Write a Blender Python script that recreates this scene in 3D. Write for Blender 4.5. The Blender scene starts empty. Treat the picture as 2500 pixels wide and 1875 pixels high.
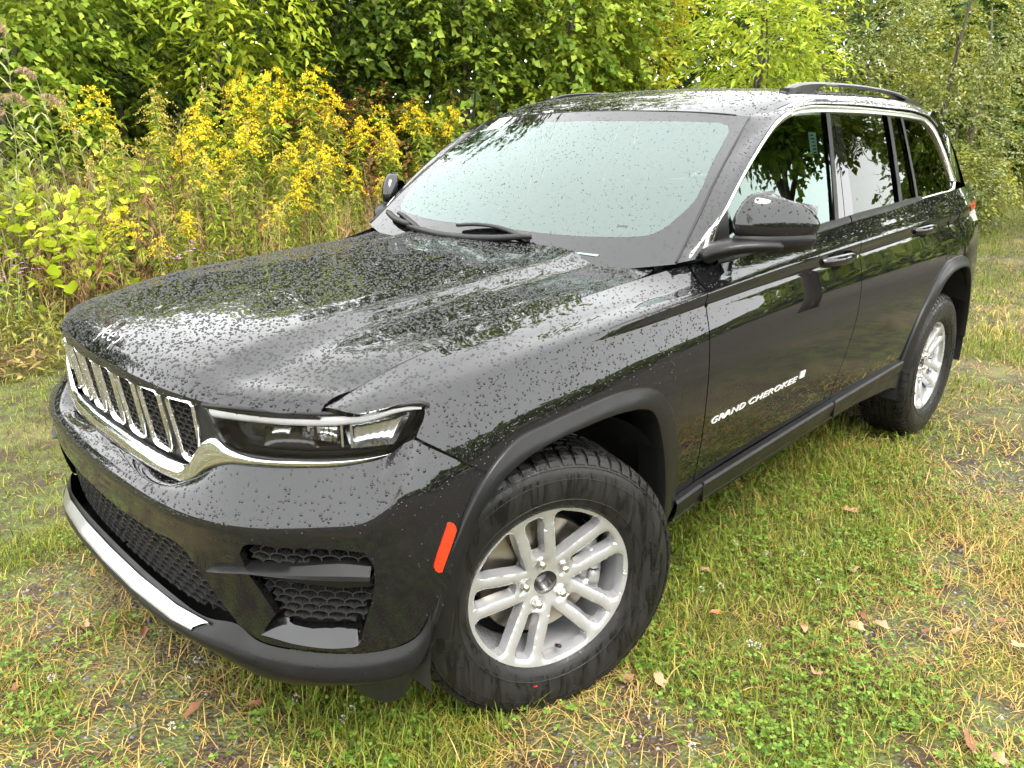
import bpy, bmesh, math, random
import numpy as np
from mathutils import Vector, Matrix, Euler
from mathutils.geometry import delaunay_2d_cdt

# ================================================================ camera, sky, sun, exposure
scene = bpy.context.scene
COL = scene.collection
random.seed(7); rng = np.random.default_rng(7)

cam_data = bpy.data.cameras.new('camera'); cam = bpy.data.objects.new('camera', cam_data); COL.objects.link(cam)
CAM_POS = Vector((1.3661, 2.0861, 1.5204)); CAM_YAW, CAM_PITCH, CAM_ROLL = math.radians(224.656), math.radians(-17.856), math.radians(.234)
_f = Vector((math.cos(CAM_PITCH) * math.cos(CAM_YAW), math.cos(CAM_PITCH) * math.sin(CAM_YAW), math.sin(CAM_PITCH)))
_r = Vector((math.sin(CAM_YAW), -math.cos(CAM_YAW), 0)); _up = _r.cross(_f)
_c, _s = math.cos(CAM_ROLL), math.sin(CAM_ROLL); _r2 = _c * _r + _s * _up; _u2 = -_s * _r + _c * _up
cam.matrix_world = Matrix(((_r2.x, _u2.x, -_f.x, CAM_POS.x), (_r2.y, _u2.y, -_f.y, CAM_POS.y), (_r2.z, _u2.z, -_f.z, CAM_POS.z), (0, 0, 0, 1)))
cam_data.sensor_width = 36; cam_data.lens = 1855.4 / 2500 * 36; cam_data.clip_start = .05; cam_data.clip_end = 2000
scene.camera = cam

SUN_EL, SUN_AZ = math.radians(58), math.radians(70)          # overcast noon, the brighter part of the sky over the open side
world = bpy.data.worlds.new('World'); scene.world = world; world.use_nodes = True
wn = world.node_tree.nodes; wl = world.node_tree.links; wn.clear()
sky = wn.new('ShaderNodeTexSky'); sky.sky_type = 'NISHITA'; sky.sun_disc = False; sky.sun_elevation = SUN_EL; sky.sun_rotation = math.radians(90) - SUN_AZ
sky.air_density = 1.0; sky.dust_density = 4.0; sky.ozone_density = 1.0
grey = wn.new('ShaderNodeHueSaturation'); grey.inputs['Saturation'].default_value = .12
mixw = wn.new('ShaderNodeMixRGB'); mixw.inputs['Fac'].default_value = .72; mixw.inputs['Color2'].default_value = (12.0, 12.05, 12.0, 1)   # the cloud deck
bgn = wn.new('ShaderNodeBackground'); bgn.inputs['Strength'].default_value = .12
wo = wn.new('ShaderNodeOutputWorld')
wl.new(sky.outputs['Color'], grey.inputs['Color']); wl.new(grey.outputs['Color'], mixw.inputs['Color1']); wl.new(mixw.outputs['Color'], bgn.inputs['Color']); wl.new(bgn.outputs['Background'], wo.inputs['Surface'])

sun_data = bpy.data.lights.new('sun', 'SUN'); sun_data.energy = 1.25; sun_data.angle = math.radians(25); sun_data.color = (1, .94, .84)
sun = bpy.data.objects.new('sun', sun_data); COL.objects.link(sun)
_sd = Vector((math.cos(SUN_EL) * math.cos(SUN_AZ), math.cos(SUN_EL) * math.sin(SUN_AZ), math.sin(SUN_EL)))
sun.rotation_euler = _sd.to_track_quat('Z', 'Y').to_euler()

vs = scene.view_settings; vs.view_transform = 'Standard'; vs.look = 'None'; vs.exposure = 2.1; vs.gamma = 1.0; vs.use_curve_mapping = False
scene.render.engine = 'CYCLES'; scene.cycles.max_bounces = 8; scene.cycles.transparent_max_bounces = 24; scene.cycles.use_denoising = True
scene.cycles.diffuse_bounces = 2; scene.cycles.glossy_bounces = 3; scene.cycles.use_adaptive_sampling = True; scene.cycles.adaptive_threshold = .03; scene.cycles.caustics_reflective = False; scene.cycles.caustics_refractive = False
scene.cycles.sample_clamp_indirect = 6.0

# ================================================================ material helpers
class NT:
    def __init__(s, name):
        s.m = bpy.data.materials.new(name); s.m.use_nodes = True; s.t = s.m.node_tree; s.t.nodes.clear(); s.out = s.n('ShaderNodeOutputMaterial')
    def n(s, kind, **kw):
        x = s.t.nodes.new(kind)
        for k, v in kw.items():
            if k[0] == '_': setattr(x, k[1:], v)
        return x
    def l(s, a, b): s.t.links.new(a, b)
    def math(s, op, a, b=None, clamp=False):
        x = s.n('ShaderNodeMath'); x.operation = op; x.use_clamp = clamp
        for i, v in enumerate((a, b)):
            if v is None: continue
            if hasattr(v, 'is_linked'): s.l(v, x.inputs[i])
            else: x.inputs[i].default_value = v
        return x.outputs[0]
    def mix(s, fac, a, b):
        x = s.n('ShaderNodeMixRGB')
        for i, v in enumerate((fac, a, b)):
            if hasattr(v, 'is_linked'): s.l(v, x.inputs[i])
            else: x.inputs[i].default_value = v if i == 0 else (tuple(v) + (1,))[:4]
        return x.outputs[0]
    def ramp(s, fac, stops):
        x = s.n('ShaderNodeValToRGB'); e = x.color_ramp.elements
        while len(e) > 1: e.remove(e[-1])
        for i, (p, c) in enumerate(stops):
            k = e[0] if i == 0 else e.new(p)
            k.position = p; k.color = (tuple(c) + (1,))[:4] if hasattr(c, '__len__') else (c, c, c, 1)
        s.l(fac, x.inputs[0]); return x.outputs[0]
    def coord(s, which='Object'): return s.n('ShaderNodeTexCoord').outputs[which]
    def noise(s, vec, scale, detail=3, rough=.55, dist=0):
        x = s.n('ShaderNodeTexNoise'); x.inputs['Scale'].default_value = scale; x.inputs['Detail'].default_value = detail
        x.inputs['Roughness'].default_value = rough; x.inputs['Distortion'].default_value = dist; s.l(vec, x.inputs['Vector']); return x
    def voro(s, vec, scale, feature='F1', rnd=1.0):
        x = s.n('ShaderNodeTexVoronoi'); x.feature = feature; x.inputs['Scale'].default_value = scale; x.inputs['Randomness'].default_value = rnd; s.l(vec, x.inputs['Vector']); return x
    def bsdf(s, color=(.5, .5, .5), rough=.5, metal=0.0, coat=0.0, coat_rough=.03, spec=.5, ior=1.5, trans=0.0):
        b = s.n('ShaderNodeBsdfPrincipled')
        for k, v in (('Base Color', color), ('Roughness', rough), ('Metallic', metal), ('Coat Weight', coat), ('Coat Roughness', coat_rough), ('Specular IOR Level', spec), ('IOR', ior), ('Transmission Weight', trans)):
            if hasattr(v, 'is_linked'): s.l(v, b.inputs[k])
            else: b.inputs[k].default_value = (tuple(v) + (1,))[:4] if k == 'Base Color' else v
        s.l(b.outputs[0], s.out.inputs['Surface']); return b
    def bump(s, height, dist, strength=1.0, normal=None):
        b = s.n('ShaderNodeBump'); b.inputs['Strength'].default_value = strength; b.inputs['Distance'].default_value = dist
        s.l(height, b.inputs['Height'])
        if normal is not None: s.l(normal, b.inputs['Normal'])
        return b.outputs[0]

def drops(nt, vec, layers):
    """relief of rain beads: domes in the cells of Voronoi noise, with the bead radius drawn per cell"""
    tot = None
    for scale, rmin, rmax, h, keep in layers:
        v = nt.voro(vec, scale); sep = nt.n('ShaderNodeSeparateColor'); nt.l(v.outputs['Color'], sep.inputs[0])
        r = nt.math('MULTIPLY_ADD', sep.outputs[0], rmax - rmin); r.node.inputs[2].default_value = rmin
        q = nt.math('DIVIDE', v.outputs['Distance'], r); q2 = nt.math('MULTIPLY', q, q)
        dome = nt.math('SQRT', nt.math('MAXIMUM', nt.math('SUBTRACT', 1.0, q2), 0.0))
        on = nt.math('LESS_THAN', sep.outputs[1], keep)
        dome = nt.math('MULTIPLY', nt.math('MULTIPLY', dome, on), nt.math('MULTIPLY', r, h / scale * 1000))
        tot = dome if tot is None else nt.math('MAXIMUM', tot, dome)
    return tot          # millimetres

def paint_mat():
    nt = NT('wet_black_paint'); co = nt.coord()
    b = nt.bsdf((.004, .004, .0045), .5, 0, 1.0, .012, 0.0); b.inputs['Coat IOR'].default_value = 1.55
    n = nt.noise(co, 30, 3); nt.l(nt.ramp(n.outputs[0], [(.3, .006), (.7, .022)]), b.inputs['Coat Roughness'])
    return nt.m
def plastic_mat(name, col, rough, wet=True, dens=.4):
    nt = NT(name); co = nt.coord(); b = nt.bsdf(col, rough, 0, .04 if wet else 0, .12, .22)
    g = nt.noise(co, 900, 2); h = nt.math('MULTIPLY', g.outputs[0], .12)
    if wet:
        d = drops(nt, co, [(130, .1, .3, .5, dens), (300, .12, .36, .5, dens)]); h = nt.math('ADD', h, d)
    nb = nt.bump(h, .001, .6); nt.l(nb, b.inputs['Normal']); nt.l(nb, b.inputs['Coat Normal'])
    n2 = nt.noise(co, 14, 4); nt.l(nt.ramp(n2.outputs[0], [(.3, rough * .75), (.7, rough * 1.15)]), b.inputs['Roughness'])
    return nt.m
def metal_mat(name, col, rough, wet=False, flake=0):
    nt = NT(name); co = nt.coord(); b = nt.bsdf(col, rough, 1.0)
    if wet:
        nb = nt.bump(drops(nt, co, [(140, .1, .32, .5, .4), (330, .12, .36, .5, .5)]), .001, .7); nt.l(nb, b.inputs['Normal'])
    else:
        n = nt.noise(co, 60, 5); nt.l(nt.ramp(n.outputs[0], [(.3, rough * .8), (.75, rough * 1.3)]), b.inputs['Roughness'])
    return nt.m
def simple_mat(name, col, rough, metal=0.0, coat=0.0, spec=.5):
    nt = NT(name); co = nt.coord(); n = nt.noise(co, 35, 4); c = Vector(col)
    b = nt.bsdf(nt.mix(n.outputs[0], tuple(c * .82), tuple(c * 1.15)), rough, metal, coat, .03, spec); return nt.m
def pane_mat(name, tint, refl_tint, ior, wet=True, thru=1.0):
    """thin pane: mirror by Fresnel over a tinted see-through; beads of rain on it"""
    nt = NT(name); co = nt.coord()
    fr = nt.n('ShaderNodeFresnel'); fr.inputs['IOR'].default_value = ior
    gl = nt.n('ShaderNodeBsdfGlossy'); gl.inputs['Roughness'].default_value = .008; gl.inputs['Color'].default_value = refl_tint + (1,)
    tr = nt.n('ShaderNodeBsdfTransparent'); tr.inputs['Color'].default_value = tint + (1,)
    if wet:
        # runnels that trickled down the pane: lines across the width, bent a little along the slope
        sx = nt.n('ShaderNodeSeparateXYZ'); nt.l(co, sx.inputs[0]); w0 = nt.noise(co, 7, 2); along_ = nt.math('MULTIPLY_ADD', w0.outputs[0], .05); nt.l(sx.outputs[1], along_.node.inputs[2])
        cmb = nt.n('ShaderNodeCombineXYZ'); nt.l(nt.math('MULTIPLY', along_, 26.0), cmb.inputs[0]); nt.l(nt.math('MULTIPLY', sx.outputs[0], .5), cmb.inputs[1])
        w = nt.noise(cmb.outputs[0], 1.0, 2, .5); rr = nt.ramp(w.outputs[0], [(.488, 0), (.5, 1), (.512, 0)]); brk = nt.noise(co, 5, 2)
        h = nt.math('MULTIPLY', nt.math('MULTIPLY', rr, nt.ramp(brk.outputs[0], [(.45, 0), (.6, 1)])), .22)
        nb = nt.bump(h, .001, .7); nt.l(nb, gl.inputs['Normal']); nt.l(nb, fr.inputs['Normal'])
    mx = nt.n('ShaderNodeMixShader'); nt.l(fr.outputs[0], mx.inputs[0]); nt.l(tr.outputs[0], mx.inputs[1]); nt.l(gl.outputs[0], mx.inputs[2])
    nt.l(mx.outputs[0], nt.out.inputs['Surface']); return nt.m

M = {}
M['paint'] = paint_mat()
M['plastic'] = plastic_mat('matte_black_plastic', (.0055, .0055, .0055), .36)
M['plastic_dry'] = plastic_mat('dry_black_plastic', (.014, .014, .014), .45, False)
M['grille_black'] = plastic_mat('grille_black', (.020, .020, .020), .26, True, .25)
M['void'] = simple_mat('dark_cavity', (.004, .004, .004), .9, spec=.1)
M['chrome'] = metal_mat('chrome', (.70, .70, .70), .05, True)
M['satin'] = metal_mat('satin_trim', (.72, .70, .66), .22, True)
M['silver'] = metal_mat('silver_skid', (.50, .50, .50), .28, True)
M['rim'] = None
M['steel'] = metal_mat('brake_steel', (.34, .30, .25), .34)
M['caliper'] = simple_mat('grey_caliper', (.22, .22, .22), .45, .4)
M['nut'] = metal_mat('nut_steel', (.62, .58, .52), .16)
M['windscreen'] = pane_mat('windscreen_glass', (.30, .42, .38), (.84, 1.0, .95), 2.0)
M['door_glass'] = pane_mat('door_glass', (.30, .44, .38), (.80, 1.0, .92), 2.0)
M['privacy'] = pane_mat('privacy_glass', (.03, .032, .03), (.82, .86, .82), 1.5)
M['lens'] = pane_mat('lamp_lens', (.93, .93, .93), (1, 1, 1), 1.35)
M['frit'] = M['paint']
M['lamp_dark'] = simple_mat('lamp_housing', (.02, .018, .015), .25, 0, .4)
M['reflector'] = metal_mat('lamp_reflector', (.62, .63, .65), .16)
M['guide'] = simple_mat('light_guide', (.80, .80, .80), .25, 0, .3)
M['orange'] = None
M['red_lamp'] = simple_mat('red_lamp', (.42, .012, .02), .12, 0, .6)
M['clear_lamp'] = simple_mat('clear_lamp', (.62, .56, .55), .15, 0, .6)
M['cabin'] = simple_mat('cabin_grey', (.10, .10, .10), .7)
M['cabin_dark'] = simple_mat('cabin_black', (.02, .02, .02), .6)
M['paper'] = simple_mat('white_paper', (.72, .72, .72), .6)
M['letter'] = simple_mat('bright_letter', (.60, .60, .59), .28, .4, .3)
M['ink'] = simple_mat('black_print', (.01, .01, .01), .5)

nt = NT('rim_silver'); co = nt.coord(); b = nt.bsdf((.46, .465, .475), .26, .70, .25, .08)
n = nt.noise(co, 1400, 2); nt.l(nt.mix(n.outputs[0], (.42, .425, .435), (.52, .525, .535)), b.inputs['Base Color'])
nb = nt.bump(drops(nt, co, [(160, .1, .28, .5, .3)]), .001, .6); nt.l(nb, b.inputs['Normal']); M['rim'] = nt.m

nt = NT('orange_reflector'); co = nt.coord(); v = nt.voro(co, 420); b = nt.bsdf((.80, .055, .008), .18, 0, .8, .03, .5)
nt.l(nt.ramp(v.outputs['Distance'], [(0, (.80, .035, .004)), (.8, (.45, .014, .002))]), b.inputs['Base Color']); nt.l(nt.bump(v.outputs['Distance'], .0006, .5), b.inputs['Normal']); M['orange'] = nt.m

nt = NT('wet_rubber'); co = nt.coord(); b = nt.bsdf((.012, .012, .012), .35, 0, .06, .2, .20)
mp = nt.n('ShaderNodeMapping'); mp.inputs['Scale'].default_value = (38, 38, 6); nt.l(co, mp.inputs[0]); n = nt.noise(mp.outputs[0], 1.0, 4, .6, 1.2)
nt.l(nt.ramp(n.outputs[0], [(.38, .14), (.55, .62)]), b.inputs['Roughness']); nt.l(nt.ramp(n.outputs[0], [(.3, (.004, .004, .004)), (.75, (.014, .0135, .012))]), b.inputs['Base Color'])
nb = nt.bump(n.outputs[0], .0025, .5); nt.l(nb, b.inputs['Normal']); nt.l(nb, b.inputs['Coat Normal']); M['rubber'] = nt.m

# ================================================================ object helpers
def empty(name, loc=(0, 0, 0), rz=0):
    o = bpy.data.objects.new(name, None); COL.objects.link(o); o.location = loc; o.rotation_euler = (0, 0, rz); o.empty_display_size = .1; return o
def tag(o, label=None, cat=None, group=None, kind=None):
    for k, v in (('label', label), ('category', cat), ('group', group), ('kind', kind)):
        if v is not None: o[k] = v
    return o
def mesh_obj(name, V, F, mat, parent=None, normals=None, smooth=True, mats=None, midx=None):
    me = bpy.data.meshes.new(name); me.from_pydata([tuple(map(float, v)) for v in V], [], [tuple(int(i) for i in f) for f in F])
    for m in (mats or [mat]): me.materials.append(m)
    if smooth: me.polygons.foreach_set('use_smooth', np.ones(len(me.polygons), bool))
    if midx is not None: me.polygons.foreach_set('material_index', np.asarray(midx, np.int32))
    me.update()
    if normals is not None: me.normals_split_custom_set_from_vertices([tuple(map(float, n)) for n in normals])
    o = bpy.data.objects.new(name, me); COL.objects.link(o)
    if parent is not None: o.parent = parent
    return o
class MB:
    """collects vertices and faces of one mesh"""
    def __init__(s): s.V = []; s.F = []; s.I = []
    def add(s, V, F, mi=0):
        k = len(s.V); s.V += [tuple(map(float, v)) for v in V]; s.F += [tuple(int(i) + k for i in f) for f in F]; s.I += [mi] * len(F)
    def box(s, c, size, rot=None, mi=0):
        c = Vector(c); h = Vector(size) / 2; R = rot if rot is not None else Matrix.Identity(3)
        V = [c + R @ Vector((x * h.x, y * h.y, z * h.z)) for x in (-1, 1) for y in (-1, 1) for z in (-1, 1)]
        s.add(V, [(0, 1, 3, 2), (4, 6, 7, 5), (0, 4, 5, 1), (2, 3, 7, 6), (0, 2, 6, 4), (1, 5, 7, 3)], mi)
    def tube(s, pts, r, n=8, cap=True, mi=0, up=(0, 0, 1), ry=None):
        P = [Vector(p) for p in pts]; V = []; F = []
        for i, p in enumerate(P):
            t = (P[min(i + 1, len(P) - 1)] - P[max(i - 1, 0)]).normalized(); a = t.cross(Vector(up))
            if a.length < 1e-4: a = t.cross(Vector((1, 0, 0)))
            a.normalize(); b_ = a.cross(t); ri = r[i] if hasattr(r, '__len__') else r; rj = ri if ry is None else (ry[i] if hasattr(ry, '__len__') else ry)
            V += [p + a * (ri * math.cos(2 * math.pi * k / n)) + b_ * (rj * math.sin(2 * math.pi * k / n)) for k in range(n)]
        for i in range(len(P) - 1):
            F += [(i * n + k, i * n + (k + 1) % n, (i + 1) * n + (k + 1) % n, (i + 1) * n + k) for k in range(n)]
        if cap: F += [tuple(range(n))[::-1], tuple((len(P) - 1) * n + k for k in range(n))]
        s.add(V, F, mi)
    def grid(s, P, mi=0, flip=False):
        a, b = P.shape[:2]; F = [(i * b + j, (i + 1) * b + j, (i + 1) * b + j + 1, i * b + j + 1) for i in range(a - 1) for j in range(b - 1)]
        s.add(P.reshape(-1, 3), [f[::-1] for f in F] if flip else F, mi)
    def revolve(s, prof, n=64, mi=0, a0=0, a1=2 * math.pi):
        """prof: (radius, y); axis along y"""
        V = []; m = len(prof); closed = abs(a1 - a0 - 2 * math.pi) < 1e-6; k = n if closed else n + 1
        for i in range(k):
            a = a0 + (a1 - a0) * i / n; V += [(r * math.cos(a), y, r * math.sin(a)) for r, y in prof]
        F = [(i * m + j, i * m + j + 1, ((i + 1) % k) * m + j + 1, ((i + 1) % k) * m + j) for i in range(n) for j in range(m - 1)]
        s.add(V, F, mi)
    def build(s, name, mat, parent=None, smooth=True, mats=None, normals=None):
        return mesh_obj(name, s.V, s.F, mat, parent, normals, smooth, mats, s.I if mats else None)
def sharp(o, ang=35):
    me = o.data; bm = bmesh.new(); bm.from_mesh(me)
    for e in bm.edges:
        if len(e.link_faces) == 2 and e.calc_face_angle(0) > math.radians(ang): e.smooth = False
    bm.to_mesh(me); bm.free(); return o
def fixn(o):
    bm = bmesh.new(); bm.from_mesh(o.data); bmesh.ops.recalc_face_normals(bm, faces=bm.faces); bm.to_mesh(o.data); bm.free(); return o

def inside(P, poly):
    x, y = P[:, 0], P[:, 1]; c = np.zeros(len(P), bool); X, Y = poly[:, 0], poly[:, 1]; j = len(poly) - 1
    for i in range(len(poly)):
        m = ((Y[i] > y) != (Y[j] > y)); xx = (X[j] - X[i]) * (y - Y[i]) / (Y[j] - Y[i] + 1e-15) + X[i]; c ^= m & (x < xx); j = i
    return c
def tri2d(poly, holes, su, sv, extra_v=()):
    """triangles of a region with holes; returns 2D points, triangles, boundary loops"""
    loops = [np.asarray(poly)] + [np.asarray(h) for h in holes]
    lo, hi = loops[0].min(0), loops[0].max(0)
    us = np.arange(lo[0] + su / 2, hi[0], su); vsq = np.unique(np.r_[np.arange(lo[1] + sv / 2, hi[1], sv), [e for e in extra_v if lo[1] < e < hi[1]]])
    g = np.stack(np.meshgrid(us, vsq, indexing='ij'), -1).reshape(-1, 2)
    ok = inside(g, loops[0])
    for h in loops[1:]: ok &= ~inside(g, h)
    g = g[ok]; B = np.vstack(loops); sc = np.array([1 / su, 1 / sv])
    if len(g):
        d = np.array([(((B - p) * sc) ** 2).sum(1).min() for p in g]); g = g[d > .16]
    pts = np.vstack([B, g]); edges = []; k = 0; idx = []
    for L in loops:
        n = len(L); idx.append(list(range(k, k + n))); edges += [(k + i, k + (i + 1) % n) for i in range(n)]; k += n
    vo, eo, fo, ov, oe, of = delaunay_2d_cdt([Vector(p) for p in pts], edges, [], 0, 1e-7)
    P = np.array([tuple(v) for v in vo]); F = np.array([f for f in fo if len(f) == 3])
    cen = P[F].mean(1); ok = inside(cen, loops[0])
    for h in loops[1:]: ok &= ~inside(cen, h)
    F = F[ok]; a, b_, c = P[F[:, 0]], P[F[:, 1]], P[F[:, 2]]
    ar = (b_[:, 0] - a[:, 0]) * (c[:, 1] - a[:, 1]) - (b_[:, 1] - a[:, 1]) * (c[:, 0] - a[:, 0]); F[ar < 0] = F[ar < 0][:, ::-1]
    return P, F, loops
class PM:
    """mesh with its own normals, built from trimmed patches; can be mirrored to the right side"""
    def __init__(s): s.V = []; s.N = []; s.F = []
    def add(s, V, N, F):
        k = sum(len(v) for v in s.V); s.V.append(np.asarray(V, float)); s.N.append(np.asarray(N, float)); s.F += [tuple(int(i) + k for i in f) for f in F]
    def patch(s, S, poly, holes=(), su=.03, sv=.014, off=0.0, skirt=.014, bulge=None):
        P, F, loops = tri2d(poly, holes, su, sv, S.tv)
        n = S.normal(P); V = S(P) + n * off
        s.dom = (S, np.asarray(poly), [np.asarray(h) for h in holes], off)
        fn = np.cross(V[F[:, 1]] - V[F[:, 0]], V[F[:, 2]] - V[F[:, 0]])
        if (fn * n[F[:, 0]]).sum() < 0: F = F[:, ::-1]
        s.add(V, n, F)
        if skirt:
            for L in loops:
                m = len(L); nn = S.normal(L); top = S(L) + nn * off; bot = top - nn * skirt
                t = np.roll(top, -1, 0) - np.roll(top, 1, 0); lat = np.cross(t, nn); lat /= np.linalg.norm(lat, axis=1)[:, None] + 1e-12
                mid = top + lat * .004; P2 = S.inv(mid[:1])[0]
                if L is loops[0]:
                    sg = -1 if inside(np.atleast_2d(P2), np.asarray(L))[0] else 1
                else:
                    sg = 1 if inside(np.atleast_2d(P2), np.asarray(L))[0] else -1
                lat = lat * sg
                q = [(i, (i + 1) % m, m + (i + 1) % m, m + i) for i in range(m)]
                f0 = np.cross(top[1] - top[0], bot[0] - top[0])
                if f0 @ lat[0] < 0: q = [f[::-1] for f in q]
                s.add(np.vstack([top, bot]), np.vstack([lat, lat]), q)
        return s
    def grid(s, P, flip=1.0):
        a, b = P.shape[:2]; du = np.gradient(P, axis=0); dv = np.gradient(P, axis=1); n = np.cross(du, dv) * flip; n /= np.linalg.norm(n, axis=2)[..., None] + 1e-12
        F = [(i * b + j, (i + 1) * b + j, (i + 1) * b + j + 1, i * b + j + 1) for i in range(a - 1) for j in range(b - 1)]
        s.add(P.reshape(-1, 3), n.reshape(-1, 3), F if flip > 0 else [f[::-1] for f in F]); return s
    dom = None
    def arrays(s): return np.vstack(s.V), np.vstack(s.N), s.F
    def mirror(s):
        o = PM(); V, N, F = s.arrays(); o.add(V * [1, -1, 1], N * [1, -1, 1], [f[::-1] for f in F]); return o
    def join(s, o):
        V, N, F = o.arrays(); s.add(V, N, F); return s
    def build(s, name, mat, parent):
        V, N, F = s.arrays(); return mesh_obj(name, V, F, mat, parent, N)
def pair(pm, name, mat, parent_l, parent_r=None):
    a = pm.build(name, mat, parent_l); b_ = pm.mirror().build(name, mat, parent_r or parent_l); return a, b_
def uvs(S, pts, axis=None): return S.inv(pts, axis)
def uvline(S, pts, axis=None): return S.inv(pts, axis)

WATER = None
def beads(dom, density, rmin, rmax, parent, mirror=False, steep=.25, name='rain_beads', flat=.55, fine=1.0):
    """beads of rain standing on a panel: flattened domes; steep faces keep only a few fine ones"""
    S, poly, holes, off = dom; lo, hi = poly.min(0), poly.max(0); n = int(density * np.prod(hi - lo)); uv = rng.uniform(lo, hi, (n, 2)); ok = inside(uv, poly)
    for h in holes: ok &= ~inside(uv, h)
    uv = uv[ok]; N = S.normal(uv); nz = np.clip(N[:, 2], 0, 1); keep = rng.random(len(uv)) < np.clip(steep + (1 - steep) * (nz - .08) / .30, steep, 1); uv, N, nz = uv[keep], N[keep], nz[keep]
    P = S(uv) + N * off; n = len(P); r = rmin + (rmax - rmin) * rng.random(n) ** 3.2; r *= np.clip(.55 + nz * 1.3, .5, 1.0) * fine
    t = unit_(np.cross(N, rng.normal(0, 1, (n, 3)))); b = np.cross(N, t); dn = np.array([0, 0, -1.0]) - N * (-N[:, 2:3]); st = np.clip(np.linalg.norm(dn, axis=1), 0, 1)[:, None] * .45
    Vs, Fs, o = [], [], 0
    for big in (True, False):
        m = (r > .0017) == big; k = 7 if big else 5; nn = int(m.sum()); p, nm, rr, d_ = P[m], N[m], r[m], dn[m]
        if nn == 0: continue
        A = np.linspace(0, 2 * np.pi, k + 1)[:-1]; ring = np.cos(A)[None, :, None] * t[m][:, None] + np.sin(A)[None, :, None] * b[m][:, None]; jit = rng.uniform(.8, 1.25, (nn, k, 1))
        sl = d_[:, None] * np.clip((ring * d_[:, None]).sum(2, keepdims=True), -.2, 1) * .5
        R0 = p[:, None] + (ring * jit + sl) * rr[:, None, None] - nm[:, None] * .0002; T = (p + nm * (rr * flat)[:, None])[:, None]; F = []
        if big:
            R1 = p[:, None] + (ring * jit * .72 + sl * .7) * rr[:, None, None] + nm[:, None] * (rr * flat * .72)[:, None, None]; V = np.concatenate([R0, R1, T], 1)
            for i in range(k): j = (i + 1) % k; F += [(i, j, k + j), (i, k + j, k + i), (k + i, k + j, 2 * k)]
        else:
            V = np.concatenate([R0, T], 1); F = [(i, (i + 1) % k, k) for i in range(k)]
        Fs.append((np.array(F)[None] + np.arange(nn)[:, None, None] * V.shape[1]).reshape(-1, 3) + o); Vs.append(V.reshape(-1, 3)); o += Vs[-1].shape[0]
    V, F = np.vstack(Vs), np.vstack(Fs)
    out = []
    for sg in ((1, -1) if mirror else (1,)):
        VV_ = V * [1, sg, 1]; FF_ = F if sg > 0 else F[:, ::-1]
        me = bpy.data.meshes.new(name); me.vertices.add(len(VV_)); me.vertices.foreach_set('co', VV_.astype(np.float32).ravel()); me.loops.add(FF_.size); me.loops.foreach_set('vertex_index', FF_.astype(np.int32).ravel()); me.polygons.add(len(FF_)); me.polygons.foreach_set('loop_start', np.arange(0, FF_.size, 3, dtype=np.int32)); me.polygons.foreach_set('loop_total', np.full(len(FF_), 3, np.int32)); me.polygons.foreach_set('use_smooth', np.ones(len(FF_), bool)); me.materials.append(WATER); me.update(calc_edges=True)
        o = bpy.data.objects.new(name, me); COL.objects.link(o); o.parent = parent if sg > 0 or not isinstance(parent, tuple) else parent[1]; o['kind'] = 'stuff'; out.append(o)
    return out
def unit_(v): return v / (np.linalg.norm(v, axis=-1, keepdims=True) + 1e-9)
nt = NT('rain_water'); nt.bsdf((.006, .006, .0065), .02, 0, 0, .02, .5, 1.40); WATER = nt.m
nt = NT('rain_water_on_glass'); fr = nt.n('ShaderNodeFresnel'); fr.inputs['IOR'].default_value = 1.5; gl_ = nt.n('ShaderNodeBsdfGlossy'); gl_.inputs['Roughness'].default_value = .02; tr_ = nt.n('ShaderNodeBsdfRefraction'); tr_.inputs['IOR'].default_value = 1.33; tr_.inputs['Color'].default_value = (.55, .62, .60, 1); mx = nt.n('ShaderNodeMixShader'); nt.l(fr.outputs[0], mx.inputs[0]); nt.l(tr_.outputs[0], mx.inputs[1]); nt.l(gl_.outputs[0], mx.inputs[2]); nt.l(mx.outputs[0], nt.out.inputs['Surface']); WATER_GLASS = nt.m
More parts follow.
